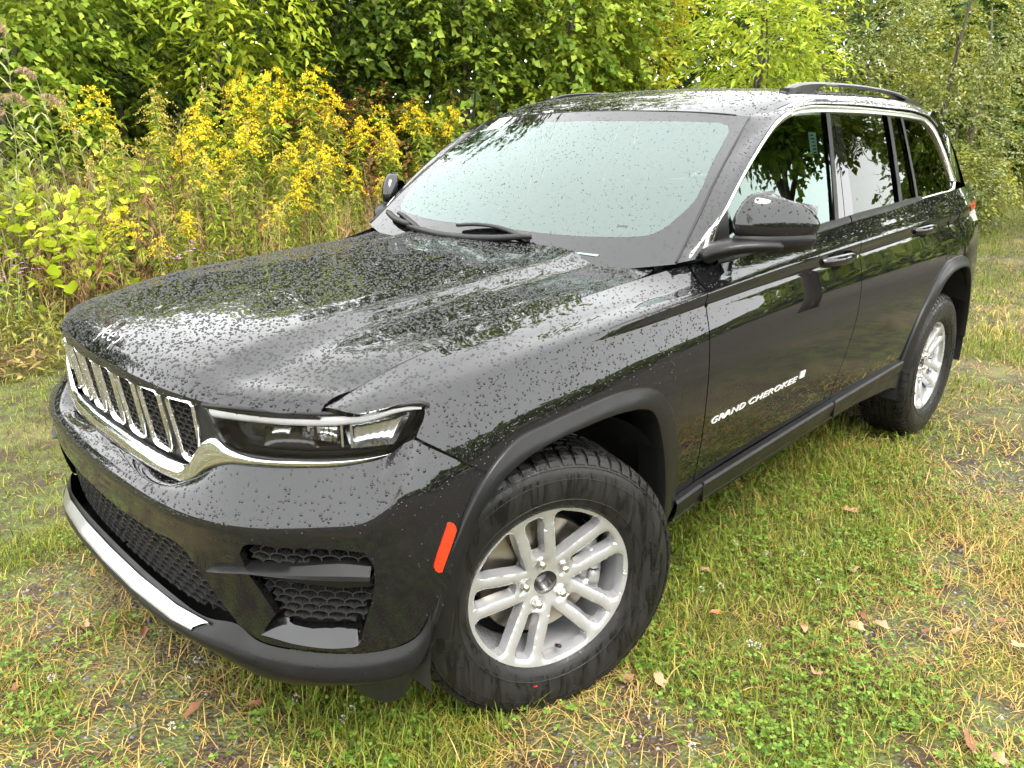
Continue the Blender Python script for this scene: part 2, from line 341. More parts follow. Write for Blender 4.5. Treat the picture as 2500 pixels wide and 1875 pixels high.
# ---------------------------------------------------------------- splines and surfaces
def basis(ts, t, kind):
    """rows: weights of the control values for an interpolating cubic through ts, evaluated at t"""
    ts = np.asarray(ts, float); t = np.clip(np.asarray(t, float), ts[0], ts[-1]); n = len(ts)
    h = np.diff(ts); i = np.clip(np.searchsorted(ts, t, side='right') - 1, 0, n - 2)
    D = np.zeros((n, n))                         # tangents as a linear map of the values
    if n == 2:
        D[:, 0] = -1 / h[0]; D[:, 1] = 1 / h[0]
    elif kind == 'nat':
        A = np.zeros((n, n)); B = np.zeros((n, n))
        A[0, 0] = 2; A[0, 1] = 1; B[0, 0] = -3 / h[0]; B[0, 1] = 3 / h[0]
        A[-1, -1] = 2; A[-1, -2] = 1; B[-1, -2] = -3 / h[-1]; B[-1, -1] = 3 / h[-1]
        for k in range(1, n - 1):
            a, b = 1 / h[k - 1], 1 / h[k]
            A[k, k - 1] = a; A[k, k] = 2 * (a + b); A[k, k + 1] = b
            B[k, k - 1] = -3 * a * a; B[k, k] = 3 * (a * a - b * b); B[k, k + 1] = 3 * b * b
        D = np.linalg.solve(A, B)
    else:
        for k in range(1, n - 1):
            a, b = h[k - 1], h[k]
            D[k, k - 1] = -b / (a * (a + b)); D[k, k + 1] = a / (b * (a + b)); D[k, k] = (b - a) / (a * b)
        D[0, 0] = -1 / h[0]; D[0, 1] = 1 / h[0]; D[-1, -2] = -1 / h[-1]; D[-1, -1] = 1 / h[-1]
    H = h[i]; s = (t - ts[i]) / H; s2 = s * s; s3 = s2 * s
    N = len(t); M = np.zeros((N, n)); r = np.arange(N)
    M[r, i] += 2 * s3 - 3 * s2 + 1; M[r, i + 1] += -2 * s3 + 3 * s2
    M += ((s3 - 2 * s2 + s) * H)[:, None] * D[i] + ((s3 - s2) * H)[:, None] * D[i + 1]
    return M

class Surf:
    def __init__(s, ctrl, ku='nat', kv='cr', flip=1.0):
        s.P = np.asarray(ctrl, float); s.ku, s.kv, s.flip = ku, kv, flip
        du = np.linalg.norm(np.diff(s.P, axis=0), axis=2).mean(1); dv = np.linalg.norm(np.diff(s.P, axis=1), axis=2).mean(0)
        s.tu = np.r_[0, np.cumsum(du)]; s.tv = np.r_[0, np.cumsum(dv)]
        gu, gv = np.meshgrid(np.linspace(0, s.tu[-1], 80), np.linspace(0, s.tv[-1], 60), indexing='ij')
        s.g = np.stack([gu.ravel(), gv.ravel()], 1); s.gP = s(s.g)
    def __call__(s, uv):
        uv = np.atleast_2d(uv); A = basis(s.tu, uv[:, 0], s.ku); B = basis(s.tv, uv[:, 1], s.kv)
        T = (A @ s.P.reshape(len(s.tu), -1)).reshape(len(uv), len(s.tv), 3); return (T * B[:, :, None]).sum(1)
    def normal(s, uv):
        uv = np.atleast_2d(np.asarray(uv, float)); e = 1.5e-3; U, V = s.tu[-1], s.tv[-1]
        a = uv.copy(); b = uv.copy(); a[:, 0] = np.minimum(a[:, 0] + e, U); b[:, 0] = np.maximum(b[:, 0] - e, 0); du = s(a) - s(b)
        a = uv.copy(); b = uv.copy(); a[:, 1] = np.minimum(a[:, 1] + e, V); b[:, 1] = np.maximum(b[:, 1] - e, 0); dv = s(a) - s(b)
        n = np.cross(du, dv) * s.flip; return n / (np.linalg.norm(n, axis=1)[:, None] + 1e-12)
    def inv(s, Q, axis=None):
        """domain points of the surface points nearest to Q (or nearest seen along one axis)"""
        Q = np.atleast_2d(np.asarray(Q, float)); w = np.ones(3)
        if axis is not None: w[axis] = 0.0
        G = s.gP * w; uv = np.array([s.g[np.argmin(((G - q * w) ** 2).sum(1))] for q in Q]); e = 1e-3; hi = np.array([s.tu[-1], s.tv[-1]])
        for _ in range(10):
            r = (Q - s(uv)) * w
            ju = (s(uv + [e, 0]) - s(uv - [e, 0])) / (2 * e) * w; jv = (s(uv + [0, e]) - s(uv - [0, e])) / (2 * e) * w
            a, b, c = (ju * ju).sum(1) + 1e-9, (ju * jv).sum(1), (jv * jv).sum(1) + 1e-9; p, q = (ju * r).sum(1), (jv * r).sum(1); det = a * c - b * b + 1e-12
            d = np.stack([(c * p - b * q) / det, (a * q - b * p) / det], 1)
            uv = np.clip(uv + np.clip(d, -.08, .08), 0, hi)
        return uv
    def offset(s, uv, d):
        return s(uv) + s.normal(uv) * d

def spline(pts, n, kind='cr', closed=False):
    P = np.asarray(pts, float)
    if closed: P = np.vstack([P[-2:], P, P[:3]])
    t = np.r_[0, np.cumsum(np.linalg.norm(np.diff(P, axis=0), axis=1) + 1e-9)]
    if closed: return basis(t, np.linspace(t[2], t[-3], n + 1)[:-1], kind) @ P
    return basis(t, np.linspace(0, t[-1], n), kind) @ P

def outline(segs, step=.012):
    """closed outline out of splined segments that share their end points (corners at the joins)"""
    out = []
    for sg in segs:
        P = np.asarray(sg, float); L = np.linalg.norm(np.diff(P, axis=0), axis=1).sum()
        out.append(spline(P, max(2, int(L / step) + 1))[:-1])
    return np.vstack(out)

# ---------------------------------------------------------------- body surfaces (x forward from the front axle, y to the left, z up)
# hood: columns across, rows from the nose lip back to the windscreen
_hy = [-.742, -.67, -.59, -.525, -.48, -.435, -.39, -.2, 0, .2, .39, .435, .48, .525, .59, .67, .742]
_drop = {0: 0, .2: .003, .39: .008, .435: .012, .48: .025, .525: .036, .59: .038, .67: .039, .742: .044}
_hs = [(0, .955), (.003, .972), (.010, .990), (.032, 1.018), (.09, 1.047), (.20, 1.075), (.35, 1.098), (.55, 1.115), (.80, 1.134), (1.05, 1.151), (1.20, 1.163), (1.33, 1.184)]
_lip = [(0, .772), (.2, .768), (.36, .752), (.41, .744), (.46, .732), (.51, .717), (.58, .690), (.66, .648), (.742, .582)]
def _li(y):
    return float(basis([a for a, b in _lip], [abs(y)], 'nat') @ np.array([b for a, b in _lip]))
_hc = []
for y in _hy:
    x0 = _li(y); L = x0 + .668; col = []
    for s, z in _hs:
        f = min(1.0, s / .06); ks = s / 1.33 * L if s > .2 else s
        if s > .2: ks = .2 + (s - .2) / 1.13 * (L - .2)
        col.append((x0 - ks, y, z - _drop[abs(y)] * f))
    _hc.append(col)
HOOD = Surf(_hc, 'cr', 'cr', 1.0)

_x = [.60, .48, .36, .20, 0., -.25, -.50, -.75, -1.2, -1.8, -2.4, -2.96, -3.35, -3.70]
_rows = [  # (y,z) down the side at each station
 [(.752,.975),(.748,1.008),(.742,1.033),(.738,1.057),(.735,1.076),(.733,1.096),(.752,1.117),(.822,1.158),(.862,1.196),(.872,1.224),(.868,1.250),(.852,1.268),(.828,1.278),(.775,1.284)],
 [(.775,.972),(.800,1.000),(.815,1.020),(.822,1.041),(.828,1.058),(.836,1.076),(.852,1.092),(.874,1.118),(.894,1.146),(.902,1.170),(.900,1.192),(.886,1.208),(.862,1.218),(.808,1.224)],
 [(.790,.965),(.845,.982),(.876,.996),(.894,1.014),(.905,1.034),(.912,1.051),(.916,1.066),(.919,1.079),(.923,1.098),(.925,1.116),(.922,1.134),(.908,1.146),(.884,1.154),(.830,1.160)],
 [(.794,.958),(.852,.974),(.883,.986),(.900,1.003),(.909,1.021),(.913,1.036),(.914,1.050),(.915,1.063),(.917,1.081),(.919,1.099),(.916,1.117),(.902,1.129),(.878,1.137),(.825,1.144)],
 [(0.800,0.945),(0.862,0.960),(0.894,0.970),(0.911,0.984),(0.919,0.998),(0.922,1.010),(0.922,1.022),(0.922,1.034),(0.924,1.050),(0.926,1.068),(0.924,1.086),(0.911,1.098),(0.892,1.108),(0.844,1.114)],
 [(0.815,0.900),(0.885,0.915),(0.922,0.925),(0.937,0.934),(0.944,0.944),(0.945,0.952),(0.944,0.958),(0.942,0.963),(0.943,0.972),(0.945,0.985),(0.946,1.000),(0.936,1.012),(0.918,1.020),(0.868,1.024)],
 [(0.830,0.830),(0.905,0.840),(0.946,0.845),(0.958,0.850),(0.963,0.860),(0.962,0.865),(0.958,0.868),(0.955,0.870),(0.954,0.872),(0.956,0.880),(0.958,0.892),(0.952,0.900),(0.934,0.905),(0.884,0.907)],
 [(0.840,0.740),(0.915,0.745),(0.955,0.750),(0.966,0.750),(0.970,0.750),(0.967,0.752),(0.962,0.754),(0.957,0.756),(0.956,0.756),(0.957,0.758),(0.960,0.760),(0.956,0.762),(0.938,0.765),(0.890,0.766)],
 [(0.840,0.620),(0.915,0.620),(0.955,0.620),(0.964,0.620),(0.967,0.620),(0.962,0.620),(0.955,0.620),(0.950,0.620),(0.948,0.620),(0.950,0.620),(0.954,0.620),(0.954,0.620),(0.936,0.620),(0.888,0.620)],
 [(0.830,0.480),(0.900,0.480),(0.940,0.480),(0.950,0.480),(0.952,0.480),(0.946,0.480),(0.938,0.480),(0.932,0.480),(0.930,0.480),(0.932,0.480),(0.938,0.480),(0.940,0.480),(0.924,0.480),(0.880,0.480)],
 [(.82,.36),(.88,.36),(.92,.36),(.93,.36),(.93,.36),(.925,.36),(.918,.36),(.912,.36),(.91,.36),(.912,.36),(.918,.36),(.92,.36),(.89,.36),(.83,.36)],
]
_hed = HOOD(np.stack([np.full(60, HOOD.tu[-1]), np.linspace(0, HOOD.tv[-1], 60)], 1))
for i, x in enumerate(_x):                         # the fender starts at the edge of the hood
    if -.4 < x < .58:
        k = np.argsort(_hed[:, 0]); _rows[0][i] = (float(np.interp(x, _hed[k, 0], _hed[k, 1])) + .003, float(np.interp(x, _hed[k, 0], _hed[k, 2])))
SIDE = Surf([[(x, r[i][0], r[i][1]) for r in _rows] for i, x in enumerate(_x)], 'nat', 'cr', -1.0)

# windscreen: columns across, rows bottom to top
WIND = Surf([[(xb, yb, zb), (xb * .5 + xt * .5 + .012, yb * .5 + yt * .5 + (.008 if yb > 0 else -.008 if yb < 0 else 0), zb * .5 + zt * .5 + .012), (xt, yt, zt)] for (xb, yb, zb, xt, yt, zt) in
 [(-.645, -.806, 1.158, -1.256, -.672, 1.601), (-.590, -.64, 1.130, -1.236, -.52, 1.614), (-.535, -.38, 1.107, -1.217, -.3, 1.624), (-.508, 0, 1.098, -1.205, 0, 1.629), (-.535, .38, 1.107, -1.217, .3, 1.624), (-.590, .64, 1.130, -1.236, .52, 1.614), (-.645, .806, 1.158, -1.256, .672, 1.601)]], 'nat', 'cr', 1.0)

# side glass plane
_gx = [-.55, -.75, -1.2, -1.8, -2.4, -2.96, -3.35, -3.70]
_gb = [.775, .826, .866, .874, .870, .852, .820, .755]
def _gy(yb, z):
    d = z - 1.22; return yb - .25 * d - .12 * d * d
GLASS = Surf([[(x, _gy(b, z), z) for z in (1.10, 1.25, 1.40, 1.55, 1.68)] for x, b in zip(_gx, _gb)], 'nat', 'cr', 1.0)

# front bumper: columns from the centre round the corner, rows from the top ledge down
_b = [
 [(.765,0,.748),(.763,.2,.749),(.746,.385,.753),(.722,.485,.808),(.690,.572,.833),(.606,.708,.846),(.516,.798,.866),(.468,.838,.888),(.434,.878,.917),(.368,.924,.872),(.296,.956,.816)],
 [(.822,0,.731),(.819,.2,.732),(.803,.380,.735),(.784,.488,.739),(.749,.598,.748),(.680,.712,.759),(.598,.806,.773),(.540,.858,.797),(.474,.902,.846),(.400,.934,.816),(.314,.957,.778)],
 [(.831,0,.717),(.827,.2,.718),(.811,.385,.721),(.792,.496,.725),(.757,.607,.733),(.687,.722,.743),(.605,.817,.755),(.549,.869,.775),(.482,.912,.820),(.410,.938,.788),(.324,.958,.755)],
 [(.831,0,.665),(.827,.2,.665),(.812,.388,.667),(.793,.500,.668),(.759,.611,.670),(.690,.727,.672),(.608,.824,.675),(.553,.879,.680),(.488,.924,.705),(.425,.945,.705),(.36,.957,.70)],
 [(.823,0,.60),(.819,.2,.60),(.804,.390,.60),(.786,.501,.60),(.752,.612,.60),(.686,.727,.60),(.605,.825,.60),(.553,.880,.605),(.493,.926,.62),(.445,.946,.625),(.395,.957,.63)],
 [(.813,0,.50),(.809,.2,.50),(.794,.388,.50),(.777,.500,.50),(.743,.610,.50),(.679,.724,.50),(.600,.820,.50),(.551,.875,.505),(.497,.920,.525),(.460,.940,.535),(.425,.953,.55)],
 [(.805,0,.40),(.801,.2,.40),(.786,.386,.40),(.768,.496,.40),(.735,.605,.40),(.672,.718,.40),(.594,.813,.40),(.546,.868,.41),(.502,.910,.43),(.475,.930,.455),(.452,.946,.48)],
]
BUMP = Surf([[r[j] for r in _b] for j in range(11)], 'nat', 'cr', -1.0)

# upper front fascia (grille and lamps), columns from the centre round the corner, rows top to bottom
_u = [(.770,0),(.766,.2),(.748,.39),(.728,.48),(.692,.575),(.620,.69),(.530,.79),(.462,.842),(.395,.885)]
FACE = Surf([[(x + .002, y, .99), (x, y, .965), (x - .006 * g, y, .90), (x - .016 * g, y, .82), (x - .026 * g, y, .75)] for x, y, g in [(a, b, 1.0 if b < .45 else .55 if b < .6 else .3) for a, b in _u]], 'nat', 'cr', -1.0)

# roof: columns across, rows front to back
_ry = [0, .25, .45, .57, .63, .67, .70]
_rx = [ # x, z at centre, and at each column
 (-1.207, 1.6295, [0, -.0035, -.011, -.019, -.025, -.031, -.036], [0, -.007, -.021, -.033, -.041, -.048, -.056]),
 (-1.30, 1.664, [0, -.004, -.012, -.021, -.028, -.038, -.052], [0, -.005, -.014, -.022, -.028, -.033, -.038]),
 (-1.50, 1.712, [0, -.004, -.013, -.022, -.030, -.042, -.06], [0]*7),
 (-1.85, 1.738, [0, -.004, -.013, -.022, -.030, -.042, -.06], [0]*7),
 (-2.35, 1.748, [0, -.004, -.013, -.022, -.030, -.042, -.06], [0]*7),
 (-2.85, 1.740, [0, -.004, -.013, -.022, -.030, -.042, -.06], [0]*7),
 (-3.20, 1.713, [0, -.004, -.013, -.022, -.030, -.042, -.06], [0]*7),
 (-3.55, 1.668, [0, -.004, -.013, -.022, -.030, -.042, -.06], [0]*7)]
_rc = []
for sgn, cols in ((-1, range(6, 0, -1)), (1, range(0, 7))):
    for j in cols:
        _rc.append([(x + dx[j], sgn * _ry[j] * (1 if x > -3 else 1 - .05 * (-3 - x) / .55), z + dz[j]) for x, z, dz, dx in _rx])
ROOF = Surf(_rc, 'cr', 'nat', 1.0)
# ================================================================ the car
car = empty('parked_car', (0, 0, 0))
tag(car, 'black five-door sport utility vehicle beaded with rain, parked on the grass', 'car')
def side3(pts): return [(x, 0, z) for x, z in pts]
def sd(pts): return SIDE.inv(side3(pts), 1)                   # side view points (x,z) -> domain of the body side
def gl(pts): return GLASS.inv(side3(pts), 1)
def shift(P, dx): return [(x + dx, z) for x, z in P]
GAP = .0028

# --- hood
U, Vv = HOOD.tu[-1], HOOD.tv[-1]
c_ = .05
hood = PM().patch(HOOD, outline([[(0.0, 0), (U / 2, 0), (U, 0)], [(U, 0), (U, Vv - .10)], [(U, Vv - .10), (U - .008, Vv - .05), (U - .03, Vv - .012), (U - .055, Vv)], [(U - .055, Vv), (.055, Vv)], [(.055, Vv), (.03, Vv - .012), (.008, Vv - .05), (0, Vv - .10)], [(0, Vv - .10), (0, 0)]], .02), (), .014, .022)
hood_dom = hood.dom; hood = hood.build('hood', M['paint'], car); beads(hood_dom, 24000, .0009, .0042, hood, False, .3)

# --- body side panels
arch_f = [(-.520, .455), (-.490, .60), (-.462, .705), (-.430, .775), (-.392, .815), (-.34, .848), (-.287, .866), (-.197, .877), (-.10, .878), (0, .873), (.10, .866), (.21, .848), (.285, .806)]
gapBF = [(.292, .807), (.338, .837), (.384, .872), (.426, .904), (.450, .922)]
lamp_rear = [(.450, .922), (.436, .938), (.418, .956), (.408, .976)]
lamp_top = [(.408, .976), (.430, .986), (.489, .981), (.530, .976), (.565, .973)]
gapF = [(-.704, 1.150), (-.676, 1.112), (-.652, 1.073), (-.642, .988), (-.630, .888), (-.625, .75), (-.628, .60), (-.634, .455)]
gapB = [(-1.769, 1.220), (-1.783, 1.160), (-1.797, 1.115), (-1.801, 1.05), (-1.794, .981), (-1.768, .842), (-1.716, .704), (-1.665, .585), (-1.655, .455)]
gapR = [(-2.660, 1.240), (-2.730, 1.185), (-2.800, 1.125), (-2.865, 1.05), (-2.885, .98), (-2.868, .926)]
arch_r = [(-2.868, .926), (-2.80, .892), (-2.68, .805), (-2.585, .72), (-2.505, .61), (-2.47, .455)]
top_f = [(.565, .974), (.48, 1.02), (.36, 1.05), (.2, 1.07), (0, 1.09), (-.25, 1.11), (-.5, 1.14), (-.60, 1.16), (-.704, 1.19)]
def toprow(xa, xb, n=20):
    xs = np.linspace(xa, xb, n); g = SIDE(np.stack([np.linspace(0, SIDE.tu[-1], 200), np.zeros(200)], 1))
    return np.stack([np.interp(xs, g[::-1, 0], np.linspace(0, SIDE.tu[-1], 200)[::-1]), np.zeros(n)], 1)
def seg(a): return np.asarray(a)
tr = toprow(.572, -.700)
s_gF = sd(shift(gapF, GAP)); s_gF[0] = [tr[-1][0], .0]
a_f = sd(arch_f); g_bf = sd(shift(gapBF, -.002)); l_r = sd(lamp_rear); l_t = sd(lamp_top); l_t[-1] = tr[0]
a_f[-1] = g_bf[0]; l_r[0] = g_bf[-1]; l_t[0] = l_r[-1]; a_f[0] = sd([(-.520, .455)])[0]
fender = PM().patch(SIDE, outline([tr, s_gF, [s_gF[-1], a_f[0]], a_f, g_bf, l_r, l_t], .02))
fen = pair(fender, 'front_fender', M['paint'], car); beads(fender.dom, 15000, .0008, .0036, fen[0])
# doors
tr = toprow(-.708, -1.768); f0 = sd(shift(gapF, -GAP)); f0[0] = tr[0]; f1 = sd(shift(gapB, GAP)); f1[0] = tr[-1]
dF = PM().patch(SIDE, outline([tr, f1, [f1[-1], f0[-1]], f0[::-1]], .02)); door_f, door_f2 = pair(dF, 'front_door', M['paint'], car); beads(dF.dom, 5200, .0010, .0028, door_f, False, .12)
tr = toprow(-1.776, -2.658); f0 = sd(shift(gapB, -GAP)); f0[0] = tr[0]; f1 = sd(shift(gapR, GAP)); f1[0] = tr[-1]; f2 = sd(arch_r); f2[0] = f1[-1]
dR = PM().patch(SIDE, outline([tr, f1, f2, [f2[-1], f0[-1]], f0[::-1]], .02)); door_r, door_r2 = pair(dR, 'rear_door', M['paint'], car); beads(dR.dom, 5200, .0012, .0032, door_r, False, .12)
tr = toprow(-2.664, -3.69); f0 = sd(shift(gapR, -GAP)); f0[0] = tr[0]
rear_edge = sd([(-3.69, 1.25), (-3.69, 1.0), (-3.69, .8), (-3.69, .5)]); rear_edge[0] = tr[-1]
arch_r2 = sd([(-3.69, .5), (-3.52, .5), (-3.49, .60), (-3.44, .72), (-3.36, .82), (-3.27, .895), (-3.16, .93), (-3.0, .937), (-2.868, .926)]); arch_r2[0] = rear_edge[-1]; arch_r2[-1] = f0[-1]
qp = PM().patch(SIDE, outline([tr, rear_edge, arch_r2, f0[::-1]], .02)); qpo = pair(qp, 'quarter_panel', M['paint'], car); beads(qp.dom, 3500, .0014, .0036, qpo[0], False, .15)

# --- front bumper
def bm_(pts): return BUMP.inv(pts)
top = bm_([(.765, 0, .748), (.763, .2, .749), (.746, .385, .753), (.722, .485, .806), (.690, .572, .832), (.606, .710, .842), (.520, .802, .855), (.474, .840, .869), (.456, .860, .890), (.444, .882, .912), (.375, .926, .866), (.30, .957, .812)]); top[0][0] = 0; top = spline(np.c_[top, np.zeros(len(top))], 60)[:, :2]; top[:, 0] = np.clip(top[:, 0], 0, BUMP.tu[-1]); top[-1][0] = BUMP.tu[-1]; top[:, 1] = np.clip(top[:, 1], 0, 1)
rgt = np.stack([np.full(8, BUMP.tu[-1]), np.linspace(top[-1][1], BUMP.tv[-1] * .97, 8)], 1)
low = bm_([(.455, .944, .50), (.487, .923, .464), (.517, .899, .443), (.592, .818, .419), (.606, .802, .418), (.689, .697, .420), (.729, .626, .433), (.745, .595, .456)]); low[0] = rgt[-1]
lg = bm_([(.745, .595, .456), (.779, .516, .561), (.795, .469, .618)]); lg2 = bm_([(.795, .469, .618), (.801, .435, .629), (.812, .33, .622), (.819, .2, .617), (.823, .0, .614)])
lg[0] = low[-1]; lg2[0] = lg[-1]; lg2[-1][0] = 0
fog_pts = [[(.741, .640, .660), (.738, .650, .680), (.700, .72, .688), (.653, .774, .690), (.600, .835, .688), (.572, .861, .683)],
           [(.572, .861, .683), (.560, .874, .655), (.559, .875, .610), (.566, .864, .548), (.574, .850, .501), (.579, .840, .460)],
           [(.579, .840, .460), (.584, .832, .441), (.606, .804, .431), (.673, .721, .432), (.720, .646, .444)],
           [(.720, .646, .444), (.712, .668, .475), (.700, .692, .512)], [(.700, .692, .512), (.716, .675, .56), (.734, .650, .612)], [(.734, .650, .612), (.741, .640, .660)]]
fsegs = [bm_(p) for p in fog_pts]
for i in range(len(fsegs)): fsegs[i][-1] = fsegs[(i + 1) % len(fsegs)][0]
fog_hole = outline(fsegs, .012)
half = PM().patch(BUMP, outline([top, rgt, low, lg, lg2, [lg2[-1], top[0]]], .02), [fog_hole], .016, .010, 0, .02)
bdom = half.dom; bumper = half.join(half.mirror()).build('front_bumper', M['paint'], car); beads(bdom, 15000, .0008, .0036, bumper, True, .38)

# fog light insert: cavity, honeycomb, blade and the painted ledge under it
def hexmesh(S, poly, cw, ch, off, depth, th, half=False):
    """honeycomb walls over a region of surface S: each cell edge is a thin blade"""
    mb = MB(); lo, hi = poly.min(0), poly.max(0); seen = set()
    ny = int((hi[1] - lo[1]) / (ch * .75)) + 2; nx = int((hi[0] - lo[0]) / cw) + 3
    E_ = []
    for j in range(-1, ny):
        for i in range(-1, nx):
            cx = lo[0] + (i + .5 * (j % 2)) * cw; cy = lo[1] + j * ch * .75
            c6 = [(cx + cw / 2 * a, cy + ch / 2 * b_) for a, b_ in ((-1, -.5), (-.45, -1), (.45, -1), (1, -.5), (1, .5), (.45, 1), (-.45, 1), (-1, .5))]
            for k in (0, 1, 2, 3): E_.append((c6[k], c6[k + 1]))
    A = np.array([e[0] for e in E_]); B_ = np.array([e[1] for e in E_]); m = inside((A + B_) / 2, poly)
    A, B_ = A[m], B_[m]
    cl = lambda q: np.stack([np.clip(q[:, 0], 0, S.tu[-1]), np.clip(q[:, 1], 0, S.tv[-1])], 1)
    A, B_ = cl(A), cl(B_); na, nb_ = S.normal(A), S.normal(B_); Pa, Pb = S(A) + na * off, S(B_) + nb_ * off
    for pa, pb, n1, n2 in zip(Pa, Pb, na, nb_):
        t = pb - pa; w = np.cross(t, n1); L = np.linalg.norm(w)
        if L < 1e-9: continue
        w = w / L * th / 2
        V = [pa - w, pa + w, pb + w, pb - w, pa - w * 1.8 - n1 * depth, pa + w * 1.8 - n1 * depth, pb + w * 1.8 - n2 * depth, pb - w * 1.8 - n2 * depth]
        mb.add(V, [(0, 1, 2, 3), (0, 4, 5, 1), (1, 5, 6, 2), (2, 6, 7, 3), (3, 7, 4, 0)])
    return mb
def both(mb, name, mat, parent, **k):
    a = mb.build(name, mat, parent, **k); m2 = MB(); m2.V = [(x, -y, z) for x, y, z in mb.V]; m2.F = [f[::-1] for f in mb.F]; m2.I = list(mb.I)
    return a, m2.build(name, mat, parent, **k)
ins = empty('lower_insert'); ins.parent = car; ins2 = empty('lower_insert'); ins2.parent = car
mesh_poly = outline([bm_([(.741, .642, .664), (.700, .72, .683), (.653, .774, .686), (.600, .835, .684), (.570, .863, .68)]), bm_([(.570, .863, .68), (.559, .874, .61), (.578, .846, .50)]), bm_([(.578, .846, .50), (.60, .815, .492), (.66, .735, .487), (.690, .70, .492)]), bm_([(.690, .70, .492), (.716, .675, .56), (.741, .642, .664)])], .02)
hx = hexmesh(BUMP, mesh_poly, .040, .024, -.020, .022, .0028)
for sgn, par in ((1, ins), (-1, ins2)):
    m2 = MB(); m2.V = [(x, sgn * y, z) for x, y, z in hx.V]; m2.F = hx.F if sgn > 0 else [f[::-1] for f in hx.F]; m2.I = hx.I
    m2.build('honeycomb', M['grille_black'], par, smooth=False)
    back = PM().patch(BUMP, fog_hole, (), .03, .02, -.046, 0)
    (back if sgn > 0 else back.mirror()).build('backing', M['void'], par)
    # painted ledge
    o_ = spline([(.579, .842, .462), (.584, .832, .441), (.606, .804, .431), (.673, .721, .432), (.720, .646, .444)], 24)
    i_ = spline([(.540, .796, .484), (.552, .779, .482), (.570, .758, .480), (.618, .690, .479), (.655, .652, .492)], 24)
    P = np.stack([o_ * (1 - t) + i_ * t + np.array([0, 0, .004 * math.sin(math.pi * t)]) for t in np.linspace(0, 1, 6)], 1)
    L = PM().grid(P, 1.0); V_, N_, F_ = L.arrays()
    if N_[:, 2].mean() < 0: L = PM().grid(P, -1.0)
    (L if sgn > 0 else L.mirror()).build('painted_ledge', M['paint'], par)
    # side cheek of the recess
    # blade
    bl = [((.776, .553, .600), .004, .003), ((.764, .598, .612), .030, .018), ((.737, .650, .622), .036, .028), ((.692, .722, .626), .034, .030), ((.642, .785, .628), .032, .030), ((.592, .838, .628), .030, .028), ((.563, .870, .628), .026, .025)]
    mb = MB(); ring = []
    bp = spline([b_[0] for b_ in bl], 28); bw = spline([(b_[1], b_[2], 0) for b_ in bl], 28)
    for k in range(28):
        p = bp[k]; t = bp[min(k + 1, 27)] - bp[max(k - 1, 0)]; out = np.cross([0, 0, 1.0], -t) ; out[2] = 0; out /= np.linalg.norm(out) + 1e-9
        if out @ np.array([1, .8, 0]) < 0: out = -out
        w, h = bw[k][0], bw[k][1]
        ring.append([p - out * w * 1.5 + [0, 0, h * .9], p - out * w * .2 + [0, 0, h * .75], p + out * .012 + [0, 0, h * .1], p + out * .014 + [0, 0, -h * .25], p + out * .004 + [0, 0, -h], p - out * w * 1.5 + [0, 0, -h * .8]])
    P = np.array(ring); P[..., 1] *= sgn; mb.grid(P, 0, sgn < 0); ob = fixn(mb.build('blade', M['plastic'], par)); sharp(ob, 28)

# lower centre grille: honeycomb, lip, skid strip
lowg = empty('lower_grille'); lowg.parent = car
lp = outline([bm_([(.823, .0, .612), (.819, .2, .615), (.812, .33, .620), (.801, .435, .627), (.795, .466, .616)]), bm_([(.795, .466, .616), (.779, .514, .561), (.748, .590, .462)]), bm_([(.748, .590, .462), (.79, .40, .44), (.81, .2, .44), (.815, 0, .44)]), bm_([(.815, 0, .44), (.823, 0, .612)])], .02); lp[:, 0] = np.maximum(lp[:, 0], 0)
hx = hexmesh(BUMP, lp, .044, .026, -.022, .020, .0032)
full = MB(); full.V = hx.V + [(x, -y, z) for x, y, z in hx.V]; k_ = len(hx.V); full.F = hx.F + [tuple(i + k_ for i in f[::-1]) for f in hx.F]; full.I = hx.I * 2
full.build('honeycomb', M['grille_black'], lowg, smooth=False)
bk = PM().patch(BUMP, lp, (), .04, .03, -.050, 0); bk.join(bk.mirror()).build('backing', M['void'], lowg)
# black lip round the bottom of the nose
_tz = [(.808, 0, .452), (.806, .2, .452), (.795, .40, .450), (.772, .52, .448), (.742, .598, .452), (.731, .622, .432), (.690, .699, .418), (.608, .803, .416), (.535, .880, .430), (.489, .925, .463), (.464, .945, .52)]
_mz = [(.846, 0, .412), (.842, .2, .412), (.825, .40, .412), (.798, .52, .412), (.766, .605, .408), (.747, .636, .400), (.702, .712, .388), (.618, .816, .386), (.543, .892, .398), (.497, .935, .430), (.470, .953, .49)]
_nz = [(.850, 0, .398), (.846, .2, .398), (.829, .40, .398), (.802, .52, .396), (.769, .607, .388), (.749, .640, .378), (.704, .715, .362), (.619, .819, .358), (.544, .894, .366), (.499, .936, .398), (.473, .953, .46)]
_lz = [(.835, 0, .375), (.832, .2, .375), (.816, .40, .374), (.789, .52, .370), (.756, .602, .352), (.738, .630, .340), (.694, .703, .330), (.610, .806, .335), (.535, .882, .350), (.490, .926, .385), (.465, .943, .445)]
_kz = [(.74, 0, .33), (.74, .2, .33), (.72, .40, .33), (.69, .50, .33), (.66, .57, .32), (.645, .60, .31), (.61, .66, .31), (.54, .75, .315), (.48, .81, .33), (.45, .86, .36), (.44, .90, .41)]
LIP = Surf([[_tz[j], _mz[j], _nz[j], _lz[j], _kz[j]] for j in range(11)], 'nat', 'cr', -1.0)
gu, gv = np.meshgrid(np.linspace(0, LIP.tu[-1], 60), np.linspace(0, LIP.tv[-1], 24), indexing='ij'); uvq = np.stack([gu.ravel(), gv.ravel()], 1)
lip = PM(); b_idx = [(i * 24 + j, (i + 1) * 24 + j, (i + 1) * 24 + j + 1, i * 24 + j + 1) for i in range(59) for j in range(23)]
nl = LIP.normal(uvq)
